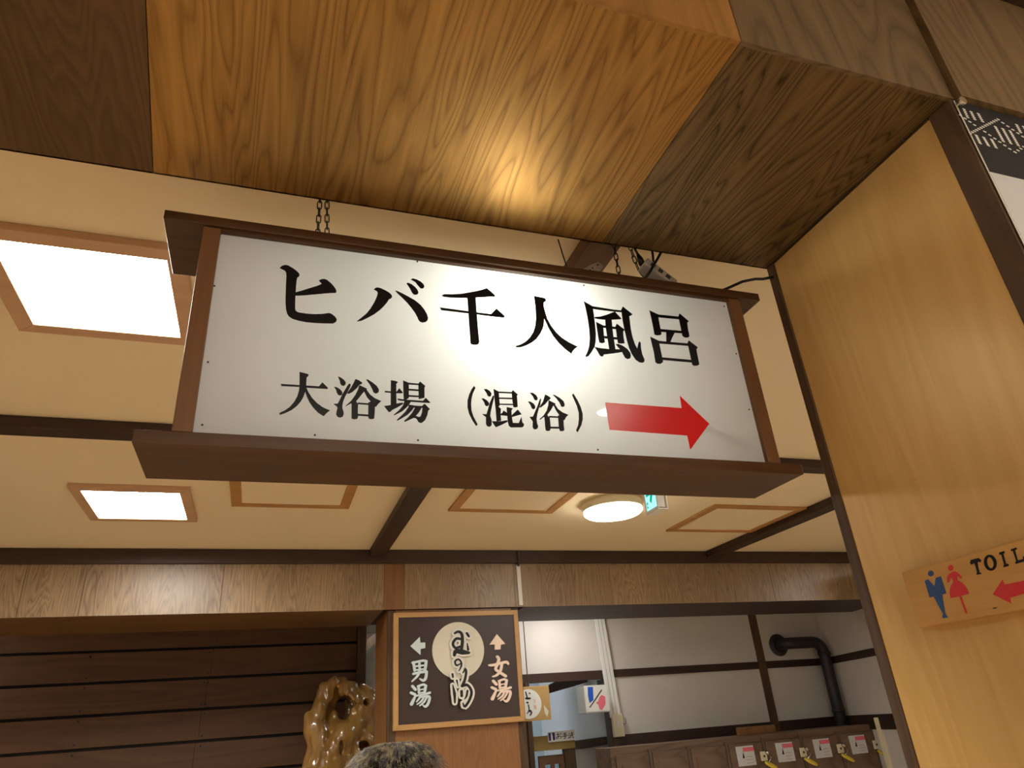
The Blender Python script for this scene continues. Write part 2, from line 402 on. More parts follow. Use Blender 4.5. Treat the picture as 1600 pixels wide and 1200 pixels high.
# --- lobby ceiling beams
BZ = HC - .045
y1 = PZ(0, 647, HC).y
struct(MB().box(XL, 7.0, y1, y1 + .085, zz(BZ), zz(HC) - .001).build('trim_5', 'dark_beam', None, None, .003), 'dark cross beam under the ceiling')
xb1 = PZ(570, 871, HC).x
struct(MB().box(xb1, xb1 + .1, y1 + .086, YF - .022, zz(BZ), zz(HC) - .001).build('trim_6', 'dark_post_y', None, None, .003), 'dark lengthwise ceiling beam ending above the column')
xb2 = PZ(1105, 860, HC).x
struct(MB().box(xb2, xb2 + .12, y1 + .086, YF - .022, zz(BZ), zz(HC) - .001).build('trim_7', 'dark_post_y', None, None, .003), 'dark lengthwise ceiling beam near the square hatch')
xb3 = PZ(902, 381, HC).x
struct(MB().box(xb3, xb3 + .085, YS1 + .001, y1 - .001, zz(BZ), zz(HC) - .001).build('trim_8', 'brown_beam', None, None, .003), 'brown ceiling beam above the hanging sign')
struct(MB().box(XL, 7.0, YF - .022, YF + .29, zz(1.012), zz(HC) - .001).build('trim_9', 'dark_beam', None, None, .003), 'dark beam along the top of the far header')

# --- far header with veneer panels
fh = struct(MB().box(XL, 7.0, YF + .006, YB, zz(ZB) + .006, zz(1.011)).build('wall_far_header', 'dark_room'), 'veneered header above the bath entrances')
xs = [XL, PY(35, 920, YF).x, PY(130, 920, YF).x, PY(347, 920, YF).x, PY(600, 915, YF).x, PY(632, 915, YF).x, PY(804, 915, YF).x, PY(1206, 910, YF).x, 6.9]
for i in range(len(xs) - 1):
    MB().box(xs[i] + .0012, xs[i + 1] - .0012, YF - (.0015 if i in (2, 5) else 0), YF + .006, zz(ZB) - .0005, zz(1.0115)).build('panel', 'header_orange' if i == 4 else 'header_veneer', fh)
xu = [XL, PY(347, 952, YF).x, PY(600, 952, YF).x]
for i in range(2):
    MB().box(xu[i] + .001, xu[i + 1] - .001, YF + .0005, YB, zz(ZB), zz(ZB) + .0058).build('soffit_panel', 'header_veneer_x', fh)
MB().box(1.66, 6.9, YF + .0005, YB, zz(ZB), zz(ZB) + .0058).build('soffit_panel', 'dark_beam', fh)
# --- column
CX0, CX1, CY1 = .742, 1.612, 5.11
col = struct(MB().box(CX0 + .004, CX1 - .004, YF + .03, CY1, 0, zz(ZB)).build('wall_column', 'dark_post'), 'wooden column between the two bath entrances')
MB().box(CX0 + .05, CX1 - .05, YF + .022, YF + .03, .02, zz(ZB) - .002).build('panel', 'column_wood', col)
MB().box(CX0, CX0 + .004, YF + .06, CY1, .02, zz(ZB) - .002).build('panel', 'column_wood', col)
MB().box(CX0, CX0 + .05, YF + .018, YF + .06, .0, zz(ZB) - .002).build('corner_post', 'dark_post', col, None, .003)
MB().box(CX1 - .05, CX1, YF + .018, YF + .06, .0, zz(ZB) - .002).build('corner_post', 'dark_post', col, None, .003)

# --- plank wall on the left, behind the header
YP = 6.0
xr = PY(556, 1080, YP).x
pw = struct(MB().box(XL, xr, YP + .025, YP + .12, 0, zz(.975)).build('wall_plank', 'plank_back'), 'dark wall behind the planks')
gaps = [PY(300, y, YP).z for y in (1013, 1060.5, 1109.5, 1159)]
pitch = (gaps[0] - gaps[3]) / 3
edges = [zz(.96), gaps[0]]
zc = gaps[0]
while zc > .05: edges.append(zc - pitch); zc -= pitch
nail_cols = [(140, 1030, 122, 1172), (330, 1020, 316, 1180)]
k = 0
for i in range(len(edges) - 1):
    z1, z0 = edges[i] - (.010 if i else 0), max(edges[i + 1] + .010, .005)
    if z1 - z0 < .03: continue
    jx = PY(330 - 4 * i, 1080, YP).x
    for (a, b2) in ((XL, jx), (jx + .001, xr)):
        dy = rng.uniform(-.002, .002)
        pl = MB().box(a, b2, YP + dy, YP + .0245, z0, z1).build('plank', 'plank_brown', pw, None, .002)
        if i and i < 7:
            for (xt, yt, xbm, ybm) in nail_cols:
                xn = PY(xt, yt, YP).x
                if a < xn < b2 + .02:
                    xn = min(xn, b2 - .02)
                    for zn in (z1 - .022, z0 + .022):
                        MB().lathe((xn, YP + dy + .001, zn), [(.008, 0), (.007, .004)], 8, (0, -1, 0)).build('nail', 'ink_matt', pl)
struct(MB().box(xr + .002, xr + .07, YP - .02, YP + .12, 0, zz(.975)).build('trim_10', 'dark_post'), 'dark post at the end of the plank wall')
# pale wall seen between the plank wall and the column
struct(MB().box(xr + .08, 2.2, 7.6, 7.7, 0, zz(.975)).build('wall_passage_left', 'plaster'), 'pale wall beyond the men entrance')
struct(MB().prism([PY(560, 1010, 7.0), PY(592, 985, 7.0), PY(592, 1002, 7.0), PY(566, 1022, 7.0)], (0, .1, 0)).build('trim_11', 'dark_post'), 'dark sloping beam beyond the men entrance')
struct(MB().box(PY(562, 1080, 7.2).x, PY(578, 1080, 7.2).x, 7.2, 7.3, 0, zz(.3)).build('trim_12', 'plank_back'), 'black post in the gap beside the column')

# --- plaster wall with battens on the right
YW = 6.0
xo = PY(951, 1060, YW).x              # right edge of the toilet corridor opening
xc = PY(1281, 1000, YW).x             # inner corner
zt1, zt0 = zz(.0665 * YW), zz(.056 * YW)
zl1, zl0 = zz(-.019 * YW), zz(-.030 * YW)
rw = struct(MB().box(xo, xc, YW, YW + .1, 0, zz(.975)).build('wall_plaster', 'plaster'), 'white plaster wall with dark battens above the lockers')
struct(MB().box(1.62, xo - .001, YW, YW + .1, zt0, zz(.975)).build('wall_plaster_left', 'plaster'), 'white plaster wall above the toilet corridor')
# receding wall to the right of the corner
pc = Vector((xc, YW, 0)); pe = PZ(1355, 1014.5, zt1 - EYE)
dr = Vector((pe.x - pc.x, pe.y - pc.y, 0)).normalized(); nr = Vector((-dr.y, dr.x, 0))
if nr.x < 0: nr = -nr
def oblong(p, d, L0, L1, n_, t0, t1, z0, z1):
    q = [p + d * L0 + n_ * t0, p + d * L1 + n_ * t0, p + d * L1 + n_ * t1, p + d * L0 + n_ * t1]
    return MB().prism([Vector((a.x, a.y, z0)) for a in q], (0, 0, z1 - z0))
struct(oblong(pc, dr, 0, 2.2, nr, 0, .1, 0, zz(.975)).build('wall_plaster_right', 'plaster'), 'white plaster wall turning off beside the black pipe')
TN = [13]
def trim(mb, label, mat='dark_beam'):
    o = struct(mb.build('trim_%d' % TN[0], mat, None, None, .002), label); TN[0] += 1; return o
bt = .012
trim(MB().box(xo, xc, YW - bt, YW - .0005, zt0, zt1), 'dark horizontal batten across the white wall')
trim(MB().box(1.62, xo - .001, YW - bt, YW - .0005, zt0 - .01, zt1), 'dark lintel over the toilet corridor')
trim(MB().box(xo, xc, YW - bt, YW - .0005, zl0 - .05, zl1), 'dark low batten right above the lockers')
xv = PY(1177, 965, YW).x; xv2 = PY(1209, 1138, YW).x; xvm = (xv + xv2) / 2
trim(MB().box(xvm - .042, xvm + .042, YW - bt - .002, YW - .0004, zl0 - .05, zz(.97)), 'dark upright batten left of the black pipe', 'dark_post')
trim(MB().box(xo - .035, xo + .03, YW - bt - .004, YW + .1, 0, zz(.97)), 'dark upright post at the toilet corridor', 'dark_post')
trim(oblong(pc, dr, .02, 2.1, nr, -bt, -.0005, zt0, zt1), 'dark batten on the turned white wall', 'dark_post_y')
trim(oblong(pc, dr, .02, 2.1, nr, -bt, -.0005, zl0 - .05, zl1), 'dark low batten on the turned white wall', 'dark_post_y')

# ================================================================ CEILING FITTINGS
def ceiling_frame(name, cx, cy, wx, wy, fw, label, cat, group, mat, led=None, drop=.018):
    r = empty(name, (cx, cy, zz(HC) - drop), label, cat, group)
    z0, z1 = zz(HC) - drop, zz(HC) - .0005
    X0, X1, Y0, Y1 = cx - wx / 2, cx + wx / 2, cy - wy / 2, cy + wy / 2
    def bar(p): MB().prism([Vector((a, b2, z0)) for a, b2 in p], (0, 0, z1 - z0)).build('frame_bar', mat, r, None, .0015)
    i = fw
    bar([(X0, Y0), (X1, Y0), (X1 - i, Y0 + i), (X0 + i, Y0 + i)]); bar([(X1, Y0), (X1, Y1), (X1 - i, Y1 - i), (X1 - i, Y0 + i)])
    bar([(X1, Y1), (X0, Y1), (X0 + i, Y1 - i), (X1 - i, Y1 - i)]); bar([(X0, Y1), (X0, Y0), (X0 + i, Y0 + i), (X0 + i, Y1 - i)])
    if led:
        MB().box(X0 + i, X1 - i, Y0 + i, Y1 - i, z1 - .009, z1 - .001).build('diffuser', led, r)
    else:
        MB().box(X0 + i, X1 - i, Y0 + i, Y1 - i, z1 - .007, z1 - .001).build('hatch_cover', 'ceiling_paper', r)
    return r
# square LED panels (two in view, two more unseen, added for light)
def led(px, label, grp='square LED ceiling panels'):
    P = [PZ(*q, HC) for q in px]
    x0 = (P[0].x + P[1].x) / 2; x1 = P[2].x; yy0 = P[0].y; yy1 = (P[1].y + P[2].y) / 2
    fw = .045
    return ceiling_frame('ceiling_light', (x0 + x1) / 2, (yy0 + yy1) / 2, x1 - x0 + 2 * fw, yy1 - yy0 + 2 * fw, fw, label, 'light', grp, 'lightframe_wood', 'led_white', .022)
A = led([(5, 364), (42, 497), (283, 516)], 'square ceiling light with wood frame beside the left end of the hanging sign')
B = led([(136, 760), (148, 803), (293, 806)], 'square ceiling light with wood frame near the veneered far header')
for (x, y, lb) in ((2.6, 1.75, 'added unseen square ceiling light by the jamb wall'), (5.2, 3.2, 'added unseen square ceiling light at the far right corner of the lobby')):  # out of view, added to raise the lobby light
    ceiling_frame('ceiling_light', x, y, .5, .5, .045, lb, 'light', 'square LED ceiling panels', 'lightframe_wood', 'led_white', .022)
def hatch(px_nearleft, w_, d_, label):
    p = PZ(*px_nearleft, HC)
    return ceiling_frame('ceiling_hatch', p.x + w_ / 2, p.y - d_ / 2, w_, d_, .05, label, 'hatch', 'wood framed ceiling hatches', 'hatch_wood', None, .012)
pA = PZ(362, 787, HC); pB = PZ(546, 790, HC)
hatch((362, 788), pB.x - pA.x, .52, 'wood framed ceiling hatch beside the square light')
pA = PZ(700, 795, HC); pB = PZ(862, 799, HC)
hatch((700, 796), pB.x - pA.x, .52, 'wood framed ceiling hatch between the dark beam and the round lamp')
pA = PZ(1040, 826, HC); pB = PZ(1165, 832, HC)
hatch((1040, 828), pB.x - pA.x, PZ(1040, 826, HC).y - PZ(1118, 785, HC).y, 'wood framed ceiling hatch right of the exit sign')
# round ceiling lamp
pc1 = PZ(958, 801, HC - .06)
rl = empty('round_ceiling_lamp', (pc1.x, pc1.y, zz(HC) - .075), 'round white flush ceiling lamp beside the exit sign', 'light')
MB().lathe((pc1.x, pc1.y, zz(HC) - .0005), [(.165, 0), (.17, -.01), (.17, -.045), (.165, -.048)], 48).build('lamp_base', 'cream_plastic', rl, None, 0, True)
MB().lathe((pc1.x, pc1.y, zz(HC) - .0485), [(.164, 0), (.163, -.012), (.150, -.022), (.11, -.028), (.02, -.030)], 48).build('diffuser', 'led_round', rl, None, 0, True)
# emergency exit sign
zx = HC - .26
a0 = PZ(1010, 806, zx); a1 = PZ(1032, 795, zx)
xe = a0.x; y0e, y1e = min(a0.y, a1.y), max(a0.y, a1.y)
# near end is the lower one in the picture
te = PZ(1026, 808, zx).x - PZ(1010, 808, zx).x
ex = empty('exit_sign', (xe, (y0e + y1e) / 2, zz(zx)), 'small lit green exit sign with arrow in a clear casing', 'sign')
ye0, ye1 = y0e, y1e
he = .2
MB().box(xe + .004, xe + te - .004, ye0 + .006, ye1 - .006, zz(zx) + .012, zz(zx) + he).build('lamp_body', 'white_plastic', ex)
MB().box(xe + .001, xe + .0035, ye0 + .012, ye1 - .012, zz(zx) + .018, zz(zx) + he - .006).build('lit_face', 'exit_face', ex)
ar = MB()
yc = (ye0 + ye1) / 2
def exr(pts): ar.prism([Vector((xe + .0009, ye1 - .012 - u * (ye1 - ye0 - .024), zz(zx) + .018 + v * (he - .024) * .72)) for u, v in pts], (-.0006, 0, 0))
exr([(.88, .62), (.55, .18), (.42, .3), (.56, .5), (.12, .5), (.12, .72), (.56, .72), (.42, .92), (.55, 1.0)])
exr([(.06, .08), (.09, .08), (.09, .3), (.06, .3)]); exr([(.12, .08), (.2, .08), (.2, .14), (.12, .14)]); exr([(.12, .2), (.2, .2), (.2, .3), (.12, .3)])
ar.build('arrow', 'exit_green', ex)
fr = MB()
for yy in (ye0, ye1 - .006):
    for xx in (xe, xe + te - .005): fr.box(xx, xx + .005, yy, yy + .006, zz(zx) + .0055, zz(zx) + he + .005)
for xx in (xe, xe + te - .005): fr.box(xx, xx + .005, ye0 + .0061, ye1 - .0061, zz(zx) + .0055, zz(zx) + .0105)
fr.box(xe, xe + te, ye0, ye1, zz(zx), zz(zx) + .005)
fr.build('clear_casing', 'white_plastic', ex)
MB().box(xe + te * .3, xe + te * .7, yc - .03, yc + .03, zz(zx) + he, zz(HC) - .001).build('mounting_stem', 'white_plastic', ex)

# unseen lamps; all but the small passage downlight are added for light
def downlight(x, y, z, r, mat, label, grp=None):
    d = empty('downlight', (x, y, z - .012), label, 'light', grp)
    MB().lathe((x, y, z - .0005), [(r + .02, 0), (r + .02, -.006), (r + .004, -.012), (r + .002, -.004)], 32).build('trim_ring', 'white_plastic', d)
    MB().lathe((x, y, z - .0125), [(r, 0), (r, -.004), (r * .9, -.006)], 32).build('diffuser', mat, d)
downlight(1.541, -.562, zz(NC), .035, 'led_spot', 'small bare downlight in the passage ceiling')
downlight(.3, -2.3, zz(NC), .2, 'led_fill', 'added unseen large round lamp over the middle of the passage')  # out of view, added to light the header front
downlight(3.4, -1.2, zz(NC), .2, 'led_fill', 'added unseen large round lamp near the right wall of the passage')  # out of view, added to brighten the camera side
downlight(2.35, 5.5, zz(.98), .12, 'led_white', 'added unseen round lamp above the lockers behind the far header')  # hidden by the header, added to light the plaster wall
downlight(-2.2, 5.45, zz(.98), .05, 'led_fill', 'added unseen round lamp before the plank wall')  # hidden by the header, added to light the planks
downlight(1.0, 6.75, zz(.98), .06, 'led_white', 'added unseen small round lamp behind the root sculpture')  # hidden, added to brighten the pale wall strip beside the column
downlight(1.9, 7.7, zz(.98), .16, 'led_cool_fill', 'added unseen cool round lamp in the toilet corridor')  # hidden, added to give the corridor its bluish light

# ================================================================ HANGING SIGN
YPN = 1.15
sg = empty('hanging_sign', (.42, 1.22, zz(.439)), 'lit white hanging sign in dark wooden frame with large black lettering and red arrow', 'sign')
sx0, sx1, sz0, sz1 = -.133, .981, .466, .874
tb = MB().box(-.2305, 1.0665, 1.132, 1.31, zz(sz1), zz(.894)).build('top_board', 'sign_frame', sg, None, .0015)
bb = MB().box(-.2165, 1.0635, 1.138, 1.31, zz(.439), zz(.4625)).build('bottom_board', 'sign_frame', sg, None, .0015)
for (x0, x1) in ((-.163, sx0), (sx1, 1.012)):
    MB().box(x0, x1, 1.139, 1.306, zz(.4626), zz(sz1) - .0001).build('side_post', 'sign_frame_v', sg, None, .0012)
MB().box(sx0, sx1, 1.139, 1.149, zz(sz1) - .006, zz(sz1) - .0002).build('top_bead', 'sign_frame', sg)
fp = MB().quad((sx0, YPN, zz(.4626)), (sx1, YPN, zz(.4626)), (sx1, YPN, zz(sz1) - .0003), (sx0, YPN, zz(sz1) - .0003)).build('front_panel', 'sign_acrylic', sg)
tag(fp, 'translucent white acrylic panel with lettering')
bk = MB().quad((sx0, 1.298, zz(.4626)), (sx0, 1.298, zz(sz1) - .0003), (sx1, 1.298, zz(sz1) - .0003), (sx1, 1.298, zz(.4626))).build('back_panel', 'sign_acrylic', sg)
lc = PY(803, 512, YPN + .062)
sk = MB().lathe((lc.x, lc.y + .03, zz(.4626)), [(.018, 0), (.018, .05), (.012, .06)], 16).build('lamp_socket', 'white_plastic', sg)
ld = bpy.data.lights.new('sign_lamp', 'POINT'); ld.energy = SIGN_WATT; ld.shadow_soft_size = .022; ld.color = (0.97, 1.0, 0.90)
lo = bpy.data.objects.new('sign_lamp', ld); C.objects.link(lo); lo.location = lc - sg.location; lo.parent = sg
# lettering, traced outlines
G = []
G.append(((430, 405), 10, [
 [(68,138),(110,103),(165,90),(205,100),(270,138),(330,180),(370,220),(381,245),(372,272),(345,288),(335,340),(326,430),(320,520),(316,600),(312,700),(312,780),(322,808),(355,830),(420,842),(500,853),(620,860),(740,856),(840,842),(880,855),(930,893),(958,930),(962,950),(950,980),(905,1006),(780,1004),(620,998),(480,985),(370,963),(270,933),(215,896),(185,850),(168,780),(160,680),(162,560),(168,400),(174,260),(170,210),(150,180),(110,160)],
 [(316,520),(420,492),(520,460),(650,420),(718,393),(722,378),(680,335),(720,315),(765,310),(810,325),(870,375),(920,430),(950,475),(957,510),(945,528),(850,530),(740,540),(600,553),(450,566),(350,571),(310,568)]]))
G.append(((550, 420), 10, [
 [(340,325),(370,298),(400,292),(450,304),(530,342),(590,380),(620,412),(627,440),(608,465),(580,475),(545,530),(490,595),(430,650),(350,710),(260,760),(150,812),(75,825),(90,808),(150,762),(230,695),(290,620),(350,520),(390,430),(402,375),(385,350)],
 [(675,345),(700,345),(780,382),(880,435),(980,492),(1070,565),(1130,640),(1170,710),(1188,770),(1180,805),(1155,830),(1105,842),(1065,830),(1040,805),(1020,755),(985,690),(930,615),(860,530),(780,450),(710,385)],
 [(850,232),(875,220),(930,242),(985,285),(1022,330),(1038,370),(1030,395),(995,408),(960,400),(935,370),(910,320),(880,270)],
 [(918,168),(950,152),(1010,168),(1070,200),(1115,240),(1130,275),(1120,300),(1095,312),(1065,302),(1030,262),(990,210)]]))
G.append(((680, 430), 10, [
 [(100,318),(140,298),(260,300),(400,292),(520,272),(640,250),(740,225),(805,203),(870,255),(940,320),(925,340),(850,338),(640,350),(500,356),(380,355),(240,350),(130,337)],
 [(500,345),(632,345),(640,480),(650,600),(660,740),(672,880),(688,1040),(680,1070),(650,1088),(600,1088),(560,1078),(550,1055),(545,960),(530,780),(518,600),(508,450)],
 [(72,505),(120,512),(300,535),(505,562),(650,582),(872,608),(955,520),(1085,635),(1088,650),(1070,668),(900,648),(650,615),(505,597),(300,572),(95,548)]]))
G.append(((795, 445), 10, [
 [(390,170),(470,190),(560,208),(582,230),(578,258),(545,278),(548,360),(552,440),(552,540),(548,620),(530,690),(490,770),(430,850),(360,905),(270,950),(180,980),(125,980),(98,968),(110,955),(190,930),(270,880),(330,820),(380,740),(408,650),(420,540),(418,420),(408,300)],
 [(545,330),(570,430),(600,530),(660,640),(740,745),(830,830),(940,900),(1075,968),(1030,1000),(995,1040),(978,1078),(880,1005),(780,910),(690,800),(620,680),(575,580),(553,535),(535,440)]]))
G.append(((905, 460), 10, [
 [(70,108),(210,188),(215,235),(235,370),(250,500),(260,620),(255,740),(240,820),(200,890),(150,960),(118,978),(95,968),(130,895),(155,810),(165,680),(155,540),(130,370),(100,220)],
 [(200,185),(540,240),(655,250),(660,280),(540,270),(200,228)],
 [(655,240),(680,190),(835,315),(780,345),(790,420),(805,540),(830,660),(865,770),(905,850),(915,800),(928,750),(940,735),(960,760),(965,850),(985,940),(1020,1020),(1015,1055),(985,1070),(940,1062),(880,1020),(820,930),(780,840),(745,720),(710,570),(680,420)],
 [(240,355),(330,348),(420,322),(500,292),(555,270),(658,380),(650,388),(520,396),(400,396),(300,388),(240,375)],
 [(405,390),(505,390),(515,500),(530,640),(550,760),(565,870),(470,870),(450,740),(430,620),(412,500)],
 [(262,430),(370,485),(375,520),(385,650),(400,750),(360,765),(315,752),(298,680),(280,560)],
 [(360,485),(570,510),(570,545),(370,520)],
 [(565,505),(585,460),(705,550),(700,570),(685,578),(690,660),(708,765),(650,770),(605,762),(590,680),(575,560)],
 [(385,650),(590,675),(600,708),(395,688)],
 [(240,822),(330,842),(460,856),(640,860),(680,900),(540,922),(385,940),(370,970),(340,970),(318,950),(285,890)],
 [(570,780),(610,775),(680,805),(750,855),(795,915),(805,960),(795,1000),(755,1012),(715,990),(690,945),(660,880),(610,830)]]))
G.append(((1005, 470), 10, [
 [(95,150),(235,215),(235,260),(255,370),(285,520),(270,535),(220,542),(175,528),(155,420),(125,270)],
 [(225,215),(550,248),(555,290),(230,258)],
 [(548,250),(565,198),(710,318),(700,335),(685,345),(700,450),(722,555),(700,575),(650,575),(612,550),(590,440),(560,300)],
 [(260,442),(600,472),(610,508),(265,486)],
 [(358,480),(490,505),(460,560),(425,640),(360,640)],
 [(108,562),(245,628),(250,670),(275,790),(305,930),(308,960),(270,985),(225,985),(190,960),(165,800),(130,660)],
 [(240,628),(690,668),(700,705),(245,668)],
 [(688,668),(710,620),(850,728),(840,750),(828,755),(845,850),(875,995),(850,1012),(800,1018),(765,1000),(740,880),(705,720)],
 [(290,885),(745,925),(755,965),(300,925)]]))
G.append(((430, 570), 12, [
 [(455,135),(520,150),(605,172),(628,190),(615,220),(590,235),(585,320),(580,430),(560,510),(530,600),(480,690),(400,780),(300,855),(180,910),(95,937),(75,922),(90,900),(180,858),(280,785),(360,690),(415,590),(448,470),(455,380),(455,250)],
 [(105,360),(450,382),(580,390),(820,405),(885,330),(990,435),(980,455),(820,445),(580,430),(450,415),(120,400)],
 [(580,420),(620,510),(690,620),(780,715),(880,790),(960,830),(1028,855),(965,905),(908,965),(800,895),(710,800),(640,700),(590,590),(560,500)]]))
G.append(((515, 580), 12, [
 [(155,98),(200,115),(260,155),(300,205),(298,250),(270,275),(230,270),(200,235),(190,180)],
 [(82,290),(140,305),(200,345),(240,395),(235,440),(200,458),(160,445),(135,405),(120,350)],
 [(370,235),(395,245),(390,285),(345,375),(290,480),(255,570),(240,640),(240,700),(262,760),(265,810),(245,855),(200,873),(150,860),(120,810),(130,750),(148,690),(130,655),(75,620),(90,612),(150,610),(180,560),(240,430),(300,330),(345,255)],
 [(485,148),(555,175),(612,215),(605,240),(560,255),(510,320),(430,390),(360,425),(325,415),(345,385),(400,310),(450,220)],
 [(555,262),(700,330),(690,352),(665,360),(600,440),(495,570),(520,590),(440,630),(400,605),(290,665),(310,640),(400,560),(480,450),(530,350)],
 [(640,370),(690,345),(760,440),(850,510),(970,562),(910,615),(880,660),(850,670),(760,590),(775,575),(700,490)],
 [(683,160),(720,160),(800,210),(880,275),(922,340),(920,390),(890,415),(855,420),(820,395),(795,330),(745,240)],
 [(410,600),(535,600),(530,700),(530,790),(535,850),(520,895),(460,903),(410,890)],
 [(725,590),(770,570),(860,620),(850,680),(845,800),(835,890),(780,902),(735,890),(722,850)],
 [(530,590),(730,605),(730,635),(530,620)], [(530,802),(725,815),(725,850),(530,835)]]))
G.append(((590, 580), 12, [
 [(248,170),(350,188),(382,208),(350,240),(350,400),(355,620),(245,640),(245,400)],
 [(130,370),(245,380),(355,385),(405,320),(470,395),(465,415),(350,415),(245,408),(140,398)],
 [(120,655),(250,635),(355,608),(470,590),(480,615),(380,675),(280,725),(235,765),(208,765)],
 [(478,175),(585,220),(585,500),(550,530),(490,540),(480,350)],
 [(580,218),(765,235),(765,262),(580,250)],
 [(762,235),(795,195),(895,280),(878,310),(878,500),(770,525)],
 [(580,330),(770,345),(775,375),(580,362)], [(580,448),(770,462),(775,490),(580,480)],
 [(375,515),(520,535),(850,558),(900,500),(985,585),(980,598),(850,590),(600,575),(400,548),(375,535)],
 [(510,540),(625,575),(560,665),(460,755),(315,828),(300,820),(400,735),(470,650)],
 [(585,630),(720,650),(830,655),(880,612),(980,712),(950,740),(930,830),(890,920),(830,970),(800,972),(765,955),(740,910),(720,885),(680,875),(720,840),(770,862),(805,850),(830,770),(840,690),(720,690),(580,665)],
 [(575,640),(690,670),(640,740),(560,820),(460,880),(375,928),(360,915),(440,840),(520,760),(580,670)],
 [(710,670),(825,690),(770,780),(690,870),(520,948),(490,938),(570,870),(640,790)]]))
G.append(((725, 590), 12, [
 [(188,158),(215,195),(165,300),(140,400),(132,500),(140,620),(175,730),(255,880),(228,912),(160,810),(95,680),(65,560),(65,430),(95,320),(140,220)]]))
G.append(((725, 590), 12, [
 [(370,218),(420,215),(480,250),(515,300),(505,345),(478,360),(445,345),(420,290)],
 [(328,392),(370,392),(430,430),(470,480),(465,520),(430,540),(395,520),(375,460)],
 [(540,340),(565,345),(560,395),(530,510),(500,640),(490,720),(515,790),(518,890),(495,918),(465,923),(430,908),(410,870),(410,740),(345,692),(355,685),(420,690),(455,570),(480,480)],
 [(553,212),(650,265),(660,400),(670,500),(665,530),(645,545),(690,585),(685,680),(695,810),(610,820),(595,620),(570,400)],
 [(640,262),(895,275),(895,300),(650,290)],
 [(892,270),(915,238),(1008,320),(990,345),(1000,470),(1005,550),(965,560),(925,555),(905,420)],
 [(660,375),(905,380),(905,408),(660,400)], [(668,490),(915,495),(918,518),(668,512)],
 [(685,680),(715,665),(740,618),(810,668),(810,720),(685,705)],
 [(520,820),(610,822),(700,820),(810,800),(815,832),(710,885),(600,932),(575,905)],
 [(798,555),(915,578),(888,620),(892,720),(905,800),(915,850),(1025,855),(1075,735),(1090,840),(1122,870),(1120,910),(1090,935),(880,935),(840,905),(820,830),(808,700)],
 [(895,705),(1005,600),(1078,690),(1000,712),(895,742)]]))
G.append(((820, 595), 12, [
 [(92,225),(150,228),(210,270),(240,320),(235,360),(205,370),(175,350),(150,290)],
 [(58,388),(110,395),(165,430),(195,480),(190,520),(160,538),(130,515),(105,455)],
 [(285,338),(308,342),(295,400),(290,450),(262,520),(235,620),(220,720),(230,800),(250,855),(240,890),(210,912),(170,908),(145,870),(148,760),(90,682),(105,675),(150,675),(190,580),(230,490),(265,390)],
 [(380,258),(440,288),(482,320),(475,345),(440,370),(380,440),(300,502),(270,500),(290,465),(340,390)],
 [(445,365),(575,430),(565,455),(535,465),(490,550),(420,640),(440,670),(380,690),(355,680),(290,732),(275,720),(350,650),(410,560),(440,450)],
 [(535,455),(570,455),(620,530),(700,590),(815,640),(770,685),(750,730),(725,745),(640,650),(640,635),(580,550)],
 [(523,262),(560,268),(650,320),(725,385),(745,440),(740,480),(710,493),(680,480),(650,410),(590,330)],
 [(365,670),(465,680),(475,790),(485,890),(470,935),(430,943),(390,930),(380,850)],
 [(620,650),(740,700),(725,750),(730,850),(740,930),(700,948),(655,940),(640,890)],
 [(450,660),(630,670),(630,695),(450,690)], [(480,862),(640,865),(640,898),(480,895)]]))
G.append(((820, 595), 12, [
 [(908,240),(990,370),(1050,500),(1083,620),(1085,720),(1060,830),(990,968),(960,930),(1000,830),(1012,720),(1010,600),(975,470),(885,265)]]))
plane_sign = lambda x, y: PY(x, y, YPN - .0003)
for (O, s, polys) in G:
    glyph('character', O, s, polys, plane_sign, (0, -.0006, 0), 'ink', fp)
tag(glyph('arrow', (930, 600), 8, [[(125,232),(1080,302),(1057,148),(1425,498),(1188,822),(1150,645),(178,572)]], plane_sign, (0, -.0006, 0), 'red_vinyl', fp), 'red arrow')
for (x, y) in ((345, 366), (335, 447), (325, 566), (316, 664), (492, 680), (653, 688), (934, 703), (652, 409), (912, 446), (1131, 479), (1150, 553), (1170, 640)):
    p = PY(x, y, YPN)
    MB().lathe((p.x, YPN - .0004, p.z), [(.0019, 0), (.0016, .0012)], 10, (0, -1, 0)).build('screw', 'dark_grey', fp)
# cable lying inside the box, seen as a faint shadow behind the arrow
MB().tube([PY(1075, 665, YPN + .010), PY(1110, 672, YPN + .008), PY(1135, 684, YPN + .006), PY(1160, 694, YPN + .03), PY(1185, 700, YPN + .07)], .003, 8).build('inner_cable', 'black_rubber', sg)

